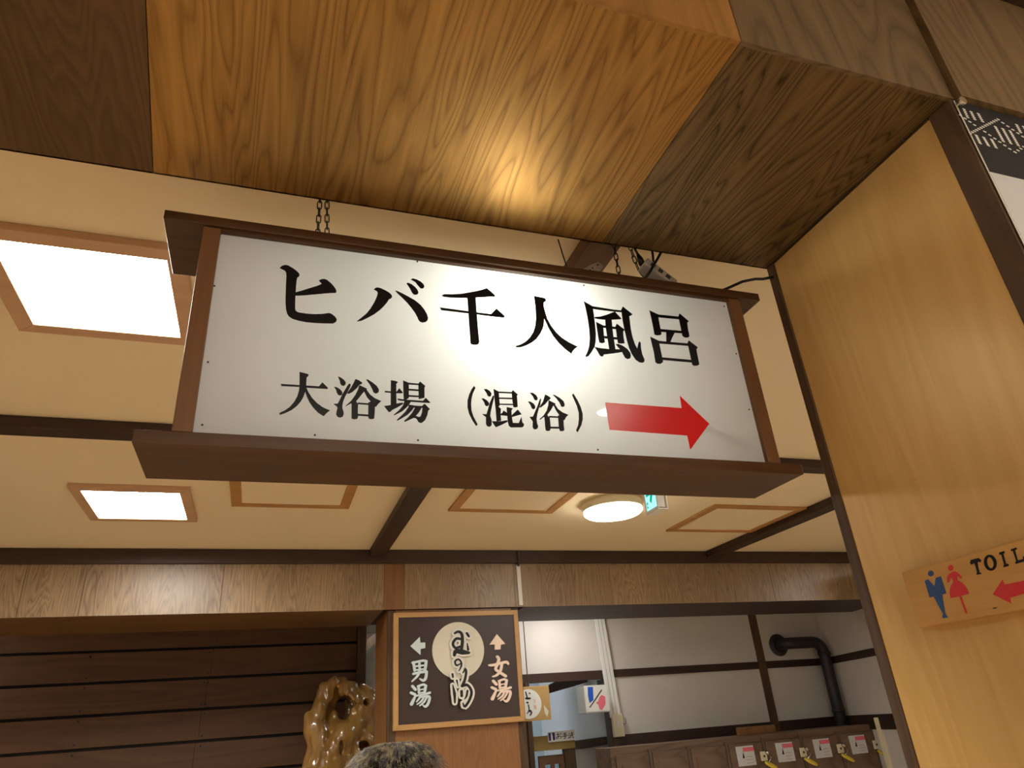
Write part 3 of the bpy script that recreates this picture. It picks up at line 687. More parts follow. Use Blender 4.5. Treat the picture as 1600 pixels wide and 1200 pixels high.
# chains
def link_mesh():
    pts = []; a, hw, hl = 0, .0042, .0068
    for k in range(7): t = math.pi * k / 6; pts.append((hw * math.cos(t), 0, hl + hw * math.sin(t)))
    for k in range(7): t = math.pi + math.pi * k / 6; pts.append((hw * math.cos(t), 0, -hl + hw * math.sin(t)))
    return MB().tube(pts, .0013, 6, closed=True).mesh('link', 'black_iron', smooth=True)
LINK = link_mesh()
def chain(pts, label):
    """links along a polyline from the sign board upwards"""
    pts = [Vector(p) for p in pts]
    r = empty('chain', pts[0], label, 'chain', None)
    L_ = [0]
    for i in range(len(pts) - 1): L_.append(L_[-1] + (pts[i + 1] - pts[i]).length)
    n_ = max(2, int(L_[-1] / .0176))
    for k in range(n_):
        t = L_[-1] * (k + .5) / n_
        i = max(j for j in range(len(pts) - 1) if L_[j] <= t)
        p = pts[i].lerp(pts[i + 1], (t - L_[i]) / (L_[i + 1] - L_[i])); d = (pts[i + 1] - pts[i]).normalized()
        o = bpy.data.objects.new('link', LINK); C.objects.link(o); o.parent = r
        q = d.to_track_quat('Z', 'Y')
        o.rotation_mode = 'QUATERNION'; o.rotation_quaternion = q @ Matrix.Rotation(math.radians(70 if k % 2 else -15), 4, 'Z').to_quaternion()
        o.location = p - pts[0]
    return r
YC = 1.2; zt = zz(.894)
def onb(x, y, Y=YC):                       # a point at depth Y
    return PY(x, y, Y)
xl1 = onb(497, 355).x; xl2 = onb(513, 357).x
chain([(xl1, YC, zt + .002), (xl1, YC, zz(HC) - .001)], 'straight black chain at the left end of the hanging sign')
chain([(xl2, YC, zt + .028), (xl2 - .002, YC, zt + .05), (xl2 - .009, YC, zz(HC) - .001)], 'slanting black chain at the left end of the hanging sign, tied with wire')
wt = MB().tube([(xl2 + .002, YC, zt), (xl2 + .003, YC, zt + .02), (xl2, YC, zt + .031), (xl2 - .009, YC - .003, zt + .024)], .0018, 6)
wt.tube([(xl2, YC, zt + .031), (xl2 + .012, YC - .002, zt + .018)], .0013, 6)
tag(wt.build('wire_tie', 'black_rubber', None, Vector((xl2, YC, zt)), 0, True), 'short twisted black wire tying the slanting chain to the sign', 'wire')
xr1 = onb(967, 425).x; xr2 = onb(1000, 432).x
chain([(xr1, YC, zt + .002), (xr1 - .002, YC, zz(HC) - .001)], 'straight black chain beside the power adapter')
pa = [onb(1008, 437), onb(1004, 428), onb(996, 417), onb(993, 410), onb(987, 393), Vector((onb(985, 390).x - .01, YC, zz(HC) - .001))]
pa[0] = Vector((pa[0].x, YC, zt + .004))
chain(pa, 'curved slack black chain hanging against the power adapter')
# brown ceiling hooks carry chains already; power adapter lying on the sign
pw0 = Vector((onb(1025, 420, 1.168).x, 1.168, zt))
ad = empty('power_adapter', pw0, 'grey power tap with black plugs lying on the hanging sign', 'power tap')
mbq = MB()
rot = Matrix.Rotation(math.radians(38), 4, 'Y')
def rb(mb, x0, x1, y0, y1, z0, z1, mi=0):
    k = len(mb.v); mb.box(x0, x1, y0, y1, z0, z1, mi)
    for i in range(k, len(mb.v)): mb.v[i] = rot @ mb.v[i] + pw0 + Vector((.0, 0, .038))
rb(mbq, -.045, .045, -.018, .018, -.011, .012)
ado = mbq.build('tap_body', 'grey_plastic', ad, None, .004)
mbq = MB()
for k in range(3): rb(mbq, -.03 + .022 * k, -.018 + .022 * k, -.0195, -.0178, -.004, .005)
mbq.build('socket_slot', 'dark_grey', ad)
pl = MB(); q0 = rot @ Vector((-.045, 0, 0)) + pw0 + Vector((0, 0, .038))
pl.tube([q0, q0 + Vector((-.004, 0, .016)), q0 + Vector((-.007, 0, .028))], [.008, .007, .0035], 10)
pl.build('plug', 'black_rubber', ad, None, 0, True)
cb = MB().tube([q0 + Vector((-.007, 0, .028)), q0 + Vector((-.018, 0, .06)), q0 + Vector((-.03, 0, .09)), Vector((q0.x - .05, 1.168, zz(HC) - .001))], .0028, 8)
tag(cb.build('plug_lead', 'black_rubber', ad, None, 0, True))
tag(MB().tube([onb(1007, 436, 1.145), onb(1016, 424, 1.145), onb(1027, 405, 1.145), onb(1034, 392, 1.145), onb(1050, 360, 1.145)], .0032, 8).build('power_cable', 'black_rubber', None, onb(1007, 436, 1.145), 0, True), 'thick black cable crossing in front of the power adapter', 'cable')
tag(MB().tube([onb(1021, 410, 1.19), onb(1020, 398, 1.19), onb(1017, 380, 1.19), onb(1016, 360, 1.19)], .003, 8).build('power_cable', 'black_rubber', None, onb(1021, 410, 1.19), 0, True), 'black cable rising straight up behind the power adapter', 'cable')
tag(MB().tube([onb(1126, 455, 1.15), onb(1140, 449, 1.15), onb(1160, 440, 1.14), onb(1180, 436, 1.13), onb(1192, 436, 1.122), Vector((XJ - .0035, 1.105, onb(1195, 437, 1.12).z))], .0036, 8).build('power_cable', 'black_rubber', None, onb(1126, 455, 1.15), 0, True), 'black cable running from the sign top to the jamb', 'cable')
tag(MB().tube([onb(872, 374, 1.19), onb(879, 397, 1.19), onb(886, 418, 1.19)] , .0016, 6).build('thin_wire', 'black_rubber', None, onb(886, 418, 1.19), 0, True), 'thin black wire hanging down to the middle of the sign top', 'wire')
# small cream bracket plate on the sign top
bp_ = [PY(909, 421, 1.25), PY(935, 408, 1.25), PY(943, 415, 1.25), PY(936, 427, 1.25), PY(909, 427, 1.25)]
br = empty('bracket_plate', PY(925, 427, 1.25), 'small cream metal bracket plate beside the brown ceiling beam', 'bracket')
bo = MB().prism(bp_, (0, .003, 0)).build('plate', 'white_plastic', br)
for (x, y) in ((926, 419), (934, 414), (922, 422)):
    p = PY(x, y, 1.2495); MB().lathe(p, [(.0022, 0), (.002, .001)], 8, (0, -1, 0)).build('hole_rim', 'dark_grey', br)

# ================================================================ TOILET BOARD ON THE JAMB
p0, p1, p2 = PX(1420, 895, XJ), PX(1451, 981, XJ), PX(1600, 850, XJ)
zT, zBt, yL, yR = p0.z, p1.z, p0.y - .001, .655
tbd = empty('toilet_sign', (XJ, (yL + yR) / 2, zBt), 'wooden toilet direction board with blue man, red woman and red arrow on the jamb', 'sign')
MB().box(XJ - .0185, XJ - .0003, yR, yL, zBt, zT).build('board', 'toilet_board', tbd, None, .0015)
XT = XJ - .0186
plT = lambda x, y: PX(x, y, XT)
OT, sT = (1400, 830), 7.06
man = [(318,548),(355,533),(425,608),(440,515),(495,497),(555,685),(512,698),(520,760),(545,905),(555,930),(580,948),(518,962),(513,935),(522,915),(470,820),(418,722),(372,730)]
wom = [(650,440),(690,465),(722,500),(730,522),(712,525),(690,498),(672,490),(680,540),(730,570),(780,625),(805,690),(718,712),(790,905),(770,908),(698,718),(605,738),(592,680),(605,610),(635,562),(618,510),(600,520),(588,560),(570,570),(562,520),(578,485),(610,455)]
glyph('man_pictogram', OT, sT, [man, ellipse((385, 467), 30, 32)], plT, (-.0006, 0, 0), 'blue_paint', tbd)
glyph('woman_pictogram', OT, sT, [wom, ellipse((605, 405), 29, 33)], plT, (-.0006, 0, 0), 'red_paint', tbd)
glyph('arrow', OT, sT, [[(1070,695),(1175,535),(1198,590),(1412,545),(1640,492),(1660,634),(1412,690),(1258,735),(1272,795)]], plT, (-.0006, 0, 0), 'red_paint', tbd)
T_ = [(818,352),(825,318),(910,295),(940,318),(935,345),(918,335),(900,345),(908,400),(922,455),(942,460),(942,472),(890,480),(890,465),(896,455),(882,400),(865,350),(848,365),(832,370)]
I_ = [(1138,235),(1195,218),(1200,240),(1185,250),(1215,360),(1240,362),(1248,380),(1190,398),(1185,382),(1196,370),(1163,258),(1142,260)]
L__ = [(1268,200),(1328,180),(1335,198),(1312,208),(1345,322),(1405,306),(1400,280),(1418,276),(1430,330),(1325,360),(1315,345),(1330,335),(1292,215),(1272,220)]
oo, oi = ellipse((1042, 348), 68, 90, 24, -.22), ellipse((1042, 348), 36, 62, 24, -.22)
O_ = [[oo[i], oo[(i + 1) % 24], oi[(i + 1) % 24], oi[i]] for i in range(24)]
E_ = [[(1470,148),(1585,112),(1600,150),(1582,155),(1572,140),(1520,158),(1528,192),(1560,182),(1565,200),(1534,210),(1545,250),(1600,232),(1602,212),(1618,208),(1628,255),(1505,292),(1500,275),(1515,268),(1485,172),(1472,170)]]
for nm, pp_ in (('T', [T_]), ('O', O_), ('I', [I_]), ('L', [L__]), ('E', E_), ('T2', [[(x + 830, y - 243) for x, y in T_]])):
    glyph('letter', OT, sT, pp_, plT, (-.0006, 0, 0), 'ink', tbd)
glyph('knot', OT, sT, [ellipse((1090, 848), 26, 9, 12, -.2)], plT, (-.0003, 0, 0), 'dark_post', tbd)

# ================================================================ POSTER BESIDE THE POST
YO = YS0 - .0015
po = empty('poster_board', PY(1600, 395, YO), 'white poster panel with black top and white stitch pattern', 'poster')
tl = PY(1490, 156, YO); bl_ = PY(1600, 395, YO)
dxp = (bl_.x - tl.x) / (bl_.z - tl.z)
zb1, zb2 = PY(1538, 265, YO).z, PY(1600, 282, YO).z
zm = (zb1 + zb2) / 2
x0p = tl.x; x1p = 1.62; ztop = tl.z - .0005; zbt = 1.3
MB().box(x0p, x1p, YO + .0005, YO + .0015, zbt, ztop).build('backing', 'white_plastic', po)
MB().box(x0p + .003, x1p, YO, YO + .0005, zm, ztop).build('black_band', 'poster_black', po)
MB().box(x0p + .003, x1p, YO, YO + .0005, zbt, zm - .0002).build('white_field', 'poster_white', po)
dashes = []
def run(a, b2, n_):
    for k in range(n_): t = k / (n_ - 1); dashes.append((a[0] + (b2[0] - a[0]) * t, a[1] + (b2[1] - a[1]) * t))
for a, b2, n_ in (((395,425),(430,500),5), ((462,450),(497,520),5), ((530,468),(570,540),5), ((362,482),(495,573),4), ((455,650),(715,520),14), ((590,635),(825,797),6), ((760,553),(948,682),5), ((510,670),(548,745),6), ((580,690),(625,765),6), ((655,710),(697,785),6), ((690,590),(765,725),9), ((760,610),(835,745),9), ((828,630),(905,765),9), ((890,572),(925,640),5), ((955,590),(1000,660),5), ((875,828),(1010,745),6), ((1020,600),(1100,740),9)):
    run(a, b2, n_)
plP = lambda x, y: PY(x, y, YO - .0001)
dp = []
for (x, y) in dashes: dp.append([(x - 15, y - 9), (x - 8, y - 10), (x + 16, y + 2), (x + 17, y + 8), (x + 10, y + 9), (x - 14, y - 3)])
glyph('stitch_pattern', (1440, 100), 6, dp, plP, (0, -.0003, 0), 'white_paint', po, stag=0.0)
cp = PY(1501, 160, YO - .006)
MB().lathe((cp.x, YO - .0002, cp.z), [(.0045, 0), (.0045, .007), (.0088, .0075), (.0088, .0105), (.0075, .0122)], 24, (0, -1, 0)).build('standoff_cap', 'steel', po)

# ================================================================ BATH SIGN ON THE COLUMN
YQ = YF - .012
bs = empty('bath_sign', (1.18, YQ + .02, zz(.03)), 'brown framed bath direction plate on the wooden column', 'sign')
q = [PY(612, 959, YQ), PY(808, 952, YQ), PY(821, 1126, YQ), PY(618, 1143, YQ)]
bx0, bx1 = (q[0].x + q[3].x) / 2, (q[1].x + q[2].x) / 2; bz1, bz0 = (q[0].z + q[1].z) / 2, (q[2].z + q[3].z) / 2
fw = .03
MB().box(bx0 + .01, bx1 - .01, YQ + .004, YQ + .03, bz0 + .01, bz1 - .01).build('plate', 'plate_brown', bs)
for (pp_,) in (([(bx0, bz0), (bx1, bz0), (bx1 - fw, bz0 + fw), (bx0 + fw, bz0 + fw)],), ([(bx1, bz0), (bx1, bz1), (bx1 - fw, bz1 - fw), (bx1 - fw, bz0 + fw)],), ([(bx1, bz1), (bx0, bz1), (bx0 + fw, bz1 - fw), (bx1 - fw, bz1 - fw)],), ([(bx0, bz1), (bx0, bz0), (bx0 + fw, bz0 + fw), (bx0 + fw, bz1 - fw)],)):
    MB().prism([Vector((a, YQ - .004, b2)) for a, b2 in pp_], (0, .033, 0)).build('frame_bar', 'plate_frame', bs, None, .002)
YL = YQ - .008
plB = lambda x, y: PY(x, y, YL)
dB = (0, .0115, 0)
OL, s9 = (630, 980), 9.23
glyph('arrow', OL, s9, [[(105,272),(240,138),(248,222),(318,220),(320,300),(252,312),(250,398)]], plB, dB, 'pale_blue', bs)
otoko = [([(150,505),(158,560),(168,625)], 30), ([(135,512),(285,482),(338,492)], 26), ([(332,490),(325,560),(310,630)], 32), ([(235,495),(240,625)], 24), ([(165,565),(310,548)], 17), ([(170,620),(300,602)], 17), ([(150,672),(250,650),(338,640)], 30), ([(338,645),(325,735),(290,768),(240,742)], [32, 32, 32, 12]), ([(238,600),(215,690),(130,780)], [28, 28, 14])]
yu = [([(135,850),(180,900)], 34), ([(115,945),(170,970)], 34), ([(122,1108),(145,1060),(178,988)], [44, 36, 18]), ([(222,850),(230,950)], 28), ([(215,852),(290,826),(332,845)], 26), ([(326,845),(318,900),(306,952)], 30), ([(240,902),(305,890)], 15), ([(240,950),(305,936)], 17), ([(195,988),(300,968),(385,945)], [20, 22, 30]), ([(255,985),(230,1030),(195,1075)], [24, 24, 12]), ([(255,1008),(375,1000),(362,1095),(322,1145),(285,1122)], [20, 34, 32, 30, 10]), ([(295,1015),(260,1070),(205,1112)], [20, 22, 12]), ([(338,1015),(300,1080),(240,1132)], [20, 22, 14])]
def strokes(L_, dx=0, dy=0, dw=0):
    o = []
    for pts, w_ in L_:
        ws = [x + dw for x in w_] if isinstance(w_, list) else w_ + dw
        o += stroke([(x + dx, y + dy) for x, y in pts], ws)
    return o
glyph('character', OL, s9, strokes(otoko, 0, 0, 7), plB, dB, 'pale_blue', bs)
glyph('character', OL, s9, strokes(yu, 0, 0, 6), plB, dB, 'pale_blue', bs)
OR_ = (755, 980)
glyph('arrow', OR_, s9, [[(198,100),(320,240),(255,252),(250,320),(170,325),(170,248),(95,250)]], plB, dB, 'pale_pink', bs)
onna = [([(205,425),(228,462),(205,540),(180,605),(225,640),(325,705)], [34, 36, 34, 34, 32, 36]), ([(270,525),(252,620),(200,688),(140,712)], [34, 34, 30, 14]), ([(90,548),(150,545),(240,522),(335,502),(362,530)], [26, 34, 32, 34, 24])]
glyph('character', OR_, s9, strokes(onna, 0, 0, 6), plB, dB, 'pale_pink', bs)
glyph('character', OR_, s9, strokes(yu, 12, -75, 6), plB, dB, 'pale_pink', bs)
OC = (670, 965)
YD = YQ - .002
cc = PY(OC[0] + 370 / 8, OC[1] + 405 / 8, YD); rr = ((PY(OC[0] + 695 / 8, OC[1] + 405 / 8, YD) - cc).length + (PY(OC[0] + 370 / 8, OC[1] + 62 / 8, YD) - cc).length) / 2
MB().lathe((cc.x, YD + .0055, cc.z), [(rr, 0), (rr, .008)], 64, (0, -1, 0)).build('disc', 'cream_disc', bs)
logo = [([(325,195),(370,175),(412,205),(420,300),(408,395)], [30, 36, 40, 44, 44]), ([(410,270),(345,262),(302,322),(330,378),(395,362)], [34, 36, 36, 34, 34]), ([(320,470),(340,420),(420,430),(505,440)], [40, 60, 70, 34]), ([(475,195),(500,235)], 32), ([(480,320),(492,400)], [14, 34]),
        ([(395,575),(345,598),(328,545),(375,522),(408,568),(400,620),(375,668)], [20, 24, 26, 26, 26, 24, 12]),
        ([(295,705),(302,742)], 28), ([(298,840),(320,950),(326,1065)], [12, 42, 22]), ([(350,785),(365,860)], [26, 8]),
        ([(425,690),(458,645),(465,700),(445,790),(415,855)], [18, 30, 34, 36, 40]), ([(415,855),(480,842),(532,920),(512,1020),(450,1112),(425,1065)], [40, 36, 36, 36, 34, 14]), ([(408,920),(410,980)], 38), ([(482,915),(470,980),(445,1022)], [30, 28, 12])]
glyph('logo_backing', OC, 8, strokes(logo, 0, 0, 46), lambda x, y: PY(x, y, YD - .016), (0, .0105, 0), 'white_paint', bs)
glyph('logo_lettering', OC, 8, strokes(logo, 0, 0, -4), lambda x, y: PY(x, y, YD - .0185), (0, .0024, 0), 'ink_matt', bs)
# white cable conduit on the header right of the plate
cn = MB()
a_, b_ = PY(811, 878, YF - .001), PY(813.5, 946, YF - .001)
cd = empty('cable_conduit', (a_.x, YF - .006, b_.z), 'thin white cable conduit running down the far header beside the plate', 'conduit')
MB().box(b_.x - .014, b_.x + .014, YF - .013, YF - .0017, b_.z, zz(1.0)).build('channel', 'white_plastic', cd, None, .002)
MB().tube([(b_.x, YF - .03, zz(1.085)), (b_.x, YF - .03, zz(1.01)), (b_.x, YF - .012, zz(.995))], .008, 8).build('cable', 'dark_grey', cd, None, 0, True)

# ================================================================ TOILET CORRIDOR
YV = YW - .02
tn = empty('hanging_board', PY(838, 1128, 5.75), 'small tan board with a white disc beside the toilet corridor', 'sign')
YH = 5.75
hq = [PY(816, 1073, YH), PY(857, 1071, YH), PY(862, 1124, YH), PY(816, 1128, YH)]
hx0, hx1, hz0, hz1 = hq[0].x - .12, (hq[1].x + hq[2].x) / 2, (hq[2].z + hq[3].z) / 2, (hq[0].z + hq[1].z) / 2
MB().box(hx0, hx1, YH, YH + .02, hz0, hz1).build('board', 'board_tan', tn, None, .002)
hc = PY(826, 1100, YH); hr = (PY(845, 1100, YH) - hc).x * 1.05
MB().lathe((hc.x, YH - .0003, hc.z), [(hr, 0), (hr, .002)], 40, (0, -1, 0)).build('disc', 'white_paint', tn)
O4 = (815, 1050)
mini = [([(50,250),(65,300),(70,330)], 14), ([(95,262),(105,270)], 14), ([(55,330),(105,330)], 22), ([(65,380),(80,385)], 18), ([(85,410),(92,450),(100,500)], 12), ([(110,480),(125,510),(105,540)], 14), ([(70,520),(95,470)], 10)]
glyph('lettering', O4, 8, strokes(mini), lambda x, y: PY(x, y, YH - .0025), (0, -.001, 0), 'ink', tn)
mini2 = [([(150,350),(172,352)], 6), ([(155,370),(170,380)], 6), ([(155,420),(180,425)], 7), ([(158,435),(165,460)], 7), ([(178,430),(182,460)], 7)]
glyph('small_lettering', O4, 8, strokes(mini2), lambda x, y: PY(x, y, YH - .0025), (0, -.001, 0), 'pink_paint', tn)
glyph('leaf_mark', O4, 8, [[(278, 410), (300, 440), (338, 490), (322, 560), (290, 520), (282, 470)]], lambda x, y: PY(x, y, YH - .0003), (0, -.001, 0), 'cream_disc', tn)
MB().tube([((hx0 + hx1) / 2, YH + .01, hz1), ((hx0 + hx1) / 2, YH + .01, zz(.975))], .004, 6).build('hanger_rod', 'dark_grey', tn)
# projecting toilet box sign
YX = 5.82
fb = [PY(911, 1071, YX), PY(946, 1070, YX), PY(951, 1112, YX), PY(917, 1115, YX)]
fx0, fx1, fz0, fz1 = (fb[0].x + fb[3].x) / 2, (fb[1].x + fb[2].x) / 2 + .02, (fb[2].z + fb[3].z) / 2, (fb[0].z + fb[1].z) / 2
ts = empty('toilet_box_sign', ((fx0 + fx1) / 2, YX, fz0), 'square white box sign with blue and pink figures at the corridor', 'sign')
MB().box(fx0, fx1, YX + .001, YX + .16, fz0, fz1).build('casing', 'box_acrylic', ts, None, .003)
MB().box(fx0 + .01, fx1 - .005, YX - .002, YX + .0008, fz0 + .01, fz1 - .01).build('face', 'white_plastic', ts)
pX = lambda x, y: PY(x, y, YX - .0023)
glyph('man_pictogram', O4, 8, [[(825,188),(890,185),(897,330),(900,350),(850,388),(840,350),(830,300)]], pX, (0, -.001, 0), 'blue_sign', ts)
glyph('woman_pictogram', O4, 8, [[(1000,285),(1045,310),(1048,400),(1005,475),(975,465),(960,410),(930,385),(960,360),(975,310)]], pX, (0, -.001, 0), 'pink_paint', ts)
glyph('slash', O4, 8, strokes([([(1000,225),(855,440)], 14)]), pX, (0, -.001, 0), 'dark_grey', ts)
MB().box(fx1 - .05, fx1 - .03, YX + .06, YX + .1, fz1, zt0 - .02).build('bracket', 'black_iron', ts)
# corridor depth: sloping beam, base rail, lintel, door
YG = 6.9
struct(MB().box(1.62, xo + .6, 8.3, 8.4, 0, zz(.975)).build('wall_corridor', 'blue_plaster'), 'pale blue wall at the back of the toilet corridor')
struct(MB().box(xo + .2, xo + .3, YW + .11, 8.3, 0, zz(.975)).build('wall_corridor_right', 'plaster'), 'pale side wall of the toilet corridor')
trim(MB().prism([PY(815 + a / 8, 1050 + b2 / 8, YG) for a, b2 in ((300, 185), (520, 75), (1000, 60), (960, 82), (650, 180), (355, 265), (300, 280))], (0, .06, 0)), 'dark sloping beam in the toilet corridor', 'corridor_brown')
trim(MB().prism([PY(815 + a / 8, 1050 + b2 / 8, 6.6) for a, b2 in ((670, 860), (1150, 795), (1150, 895), (770, 962), (660, 965))], (0, .05, 0)), 'dark rail along the corridor wall', 'corridor_brown')
trim(MB().prism([PY(815 + a / 8, 1050 + b2 / 8, 6.62) for a, b2 in ((690, 965), (1130, 900), (1160, 1300), (690, 1300))], (0, .04, 0)), 'pale lower panel in the toilet corridor', 'plaster')
YD2 = 6.35
lt = [PY(825, 1151, YD2), PY(897, 1147, YD2), PY(897, 1168, YD2), PY(827, 1176, YD2)]
lx0, lx1 = lt[0].x - .1, lt[1].x; lz1, lz0 = (lt[0].z + lt[1].z) / 2, (lt[2].z + lt[3].z) / 2
dr_ = empty('door_1', ((lx0 + lx1) / 2, YD2, 0), 'wooden toilet door with glass panes under an olive lintel', None, None, 'structure')
MB().box(lx0, lx1, YD2, YD2 + .06, lz0, lz1).build('lintel', 'olive_wood', dr_)
MB().box(lx1 - .1, lx1, YD2 + .01, YD2 + .07, 0, lz0 - .001).build('door_post', 'dark_post', dr_)
dx0, dx1 = PY(842, 1190, YD2 + .05).x, PY(884, 1190, YD2 + .05).x
for (a, b2, c_, d_) in ((dx0, dx0 + .05, 0, lz0 - .04), (dx1 - .06, dx1, 0, lz0 - .04), (dx0 + .05, dx1 - .06, lz0 - .11, lz0 - .04), ((dx0 + dx1) / 2 - .015, (dx0 + dx1) / 2 + .015, .3, lz0 - .11)):
    MB().box(a, b2, YD2 + .04, YD2 + .07, c_, d_).build('door_bar', 'brown_beam', dr_)
MB().box(dx0 + .05, dx1 - .06, YD2 + .052, YD2 + .057, .02, lz0 - .112).build('pane', 'pane_glass', dr_)
trim(MB().box(PY(824, 1120, 5.9).x, PY(831, 1120, 5.9).x, 5.9, 5.96, 0, zt0 - .012), 'dark post left of the toilet corridor', 'dark_post')
# room name plate
YNP = YD2 - .012
npq = [PY(856, 1144, YNP), PY(898, 1140, YNP), PY(899, 1156, YNP), PY(857.5, 1160, YNP)]
npx = empty('restroom_plate', npq[3], 'small white restroom name plate on the olive lintel', 'sign')
MB().prism(npq, (0, .011, 0)).build('plate', 'white_plastic', npx)
pN = lambda x, y: PY(x, y, YNP - .0005)
glyph('blue_field', O4, 8, [[(335,765),(412,755),(420,850),(345,862)]], pN, (0, -.0008, 0), 'navy', npx)
glyph('figure', O4, 8, strokes([([(375,790),(380,850)], 22)]) + [ellipse((372, 772), 9, 9, 12)], lambda x, y: PY(x, y, YNP - .0015), (0, -.0008, 0), 'white_paint', npx)
txt = [([(432,785),(480,778)], 8), ([(452,762),(458,820),(440,835),(435,815),(480,800),(495,815),(485,832)], 8), ([(485,765),(498,775)], 8),
       ([(520,768),(560,760)], 7), ([(515,788),(565,780)], 7), ([(508,808),(572,798)], 8), ([(540,765),(545,825),(530,832)], 9),
       ([(590,765),(600,772)], 8), ([(585,788),(597,793)], 8), ([(585,830),(600,808)], 8), ([(612,768),(645,762)], 7), ([(628,752),(630,785)], 8), ([(605,790),(650,782)], 7), ([(622,790),(605,825)], 7), ([(636,788),(640,820),(655,818)], 7)]
glyph('lettering', O4, 8, strokes(txt), pN, (0, -.0008, 0), 'ink', npx)
# conduits down the corridor post
cw = empty('wall_raceway', PY(962, 1121, YW - .03), 'white triple cable raceway running down the dark post', 'raceway')
ct, cbm = PY(936, 968, YW - .03), PY(962, 1121, YW - .03)
cxm = (ct.x + cbm.x) / 2
for k in range(3):
    xa, xb = cbm.x - .05 + k * .034, ct.x - .05 + k * .034 + (ct.x - cbm.x) * .1
    MB().prism([(xa, YW - .04, cbm.z), (xa + .03, YW - .04, cbm.z), (xb + .03, YW - .04, zz(.97)), (xb, YW - .04, zz(.97))], (0, .0235, 0)).build('channel', 'white_plastic', cw, None, .003)
sb = PY(964, 1131, YW - .02)
swb = empty('switch_box', (sb.x, YW - .02, sb.z - .09), 'cream wall switch box below the white raceway', 'switch')
MB().box(sb.x - .05, sb.x + .05, YW - .05, YW - .0165, sb.z - .1, sb.z + .075).build('box', 'cream_plastic', swb, None, .006)
MB().box(sb.x - .02, sb.x + .02, YW - .054, YW - .0501, sb.z - .03, sb.z + .03).build('rocker', 'white_plastic', swb, None, .002)
hk = PY(973, 1128, YW - .01)
tag(MB().tube([(hk.x - .02, YW - .001, hk.z + .03), (hk.x - .02, YW - .03, hk.z + .02), (hk.x - .005, YW - .035, hk.z - .02), (hk.x + .02, YW - .03, hk.z - .01), (hk.x + .02, YW - .03, hk.z + .03)], .004, 6).build('wall_hook', 'steel', None, hk, 0, True), 'small metal hook on the white wall beside the switch box', 'hook')

# ================================================================ STOVE PIPE
YI = YW - .16
f0 = PY(1234, 1005, YI); e0 = PY(1283, 1003, YI); e1 = PY(1319, 1140, YI)
pr = .052
sp = empty('stove_pipe', (e0.x, YI, 0), 'black stove pipe bending out of the white wall and running down', 'pipe')
pts = [(f0.x - .02, YW - .001, f0.z), (f0.x - .02, YI + .07, f0.z)]
for k in range(1, 6): t = k / 5 * math.pi / 2; pts.append((f0.x - .02 + .07 * (1 - math.cos(t)), YI + .07 - .07 * math.sin(t), f0.z))
pts += [(e0.x - .1, YI, f0.z)]
xe_ = e0.x
for k in range(1, 7): t = k / 6 * math.pi / 2; pts.append((xe_ - .1 + .1 * math.sin(t), YI, f0.z - .1 + .1 * math.cos(t)))
pts += [(xe_, YI, f0.z - .4), (xe_, YI, .02)]
MB().tube(pts, pr, 18).build('pipe_run', 'pipe_black', sp, None, 0, True)
MB().lathe((f0.x - .02, YW - .0145, f0.z), [(.10, 0), (.10, .008), (.07, .02)], 24, (0, -1, 0)).build('wall_flange', 'pipe_black', sp)
for (z_) in (f0.z - .12, f0.z - .62):
    MB().lathe((xe_, YI, z_), [(pr + .006, 0), (pr + .006, .03)], 20).build('pipe_collar', 'pipe_black', sp, None, 0, True)

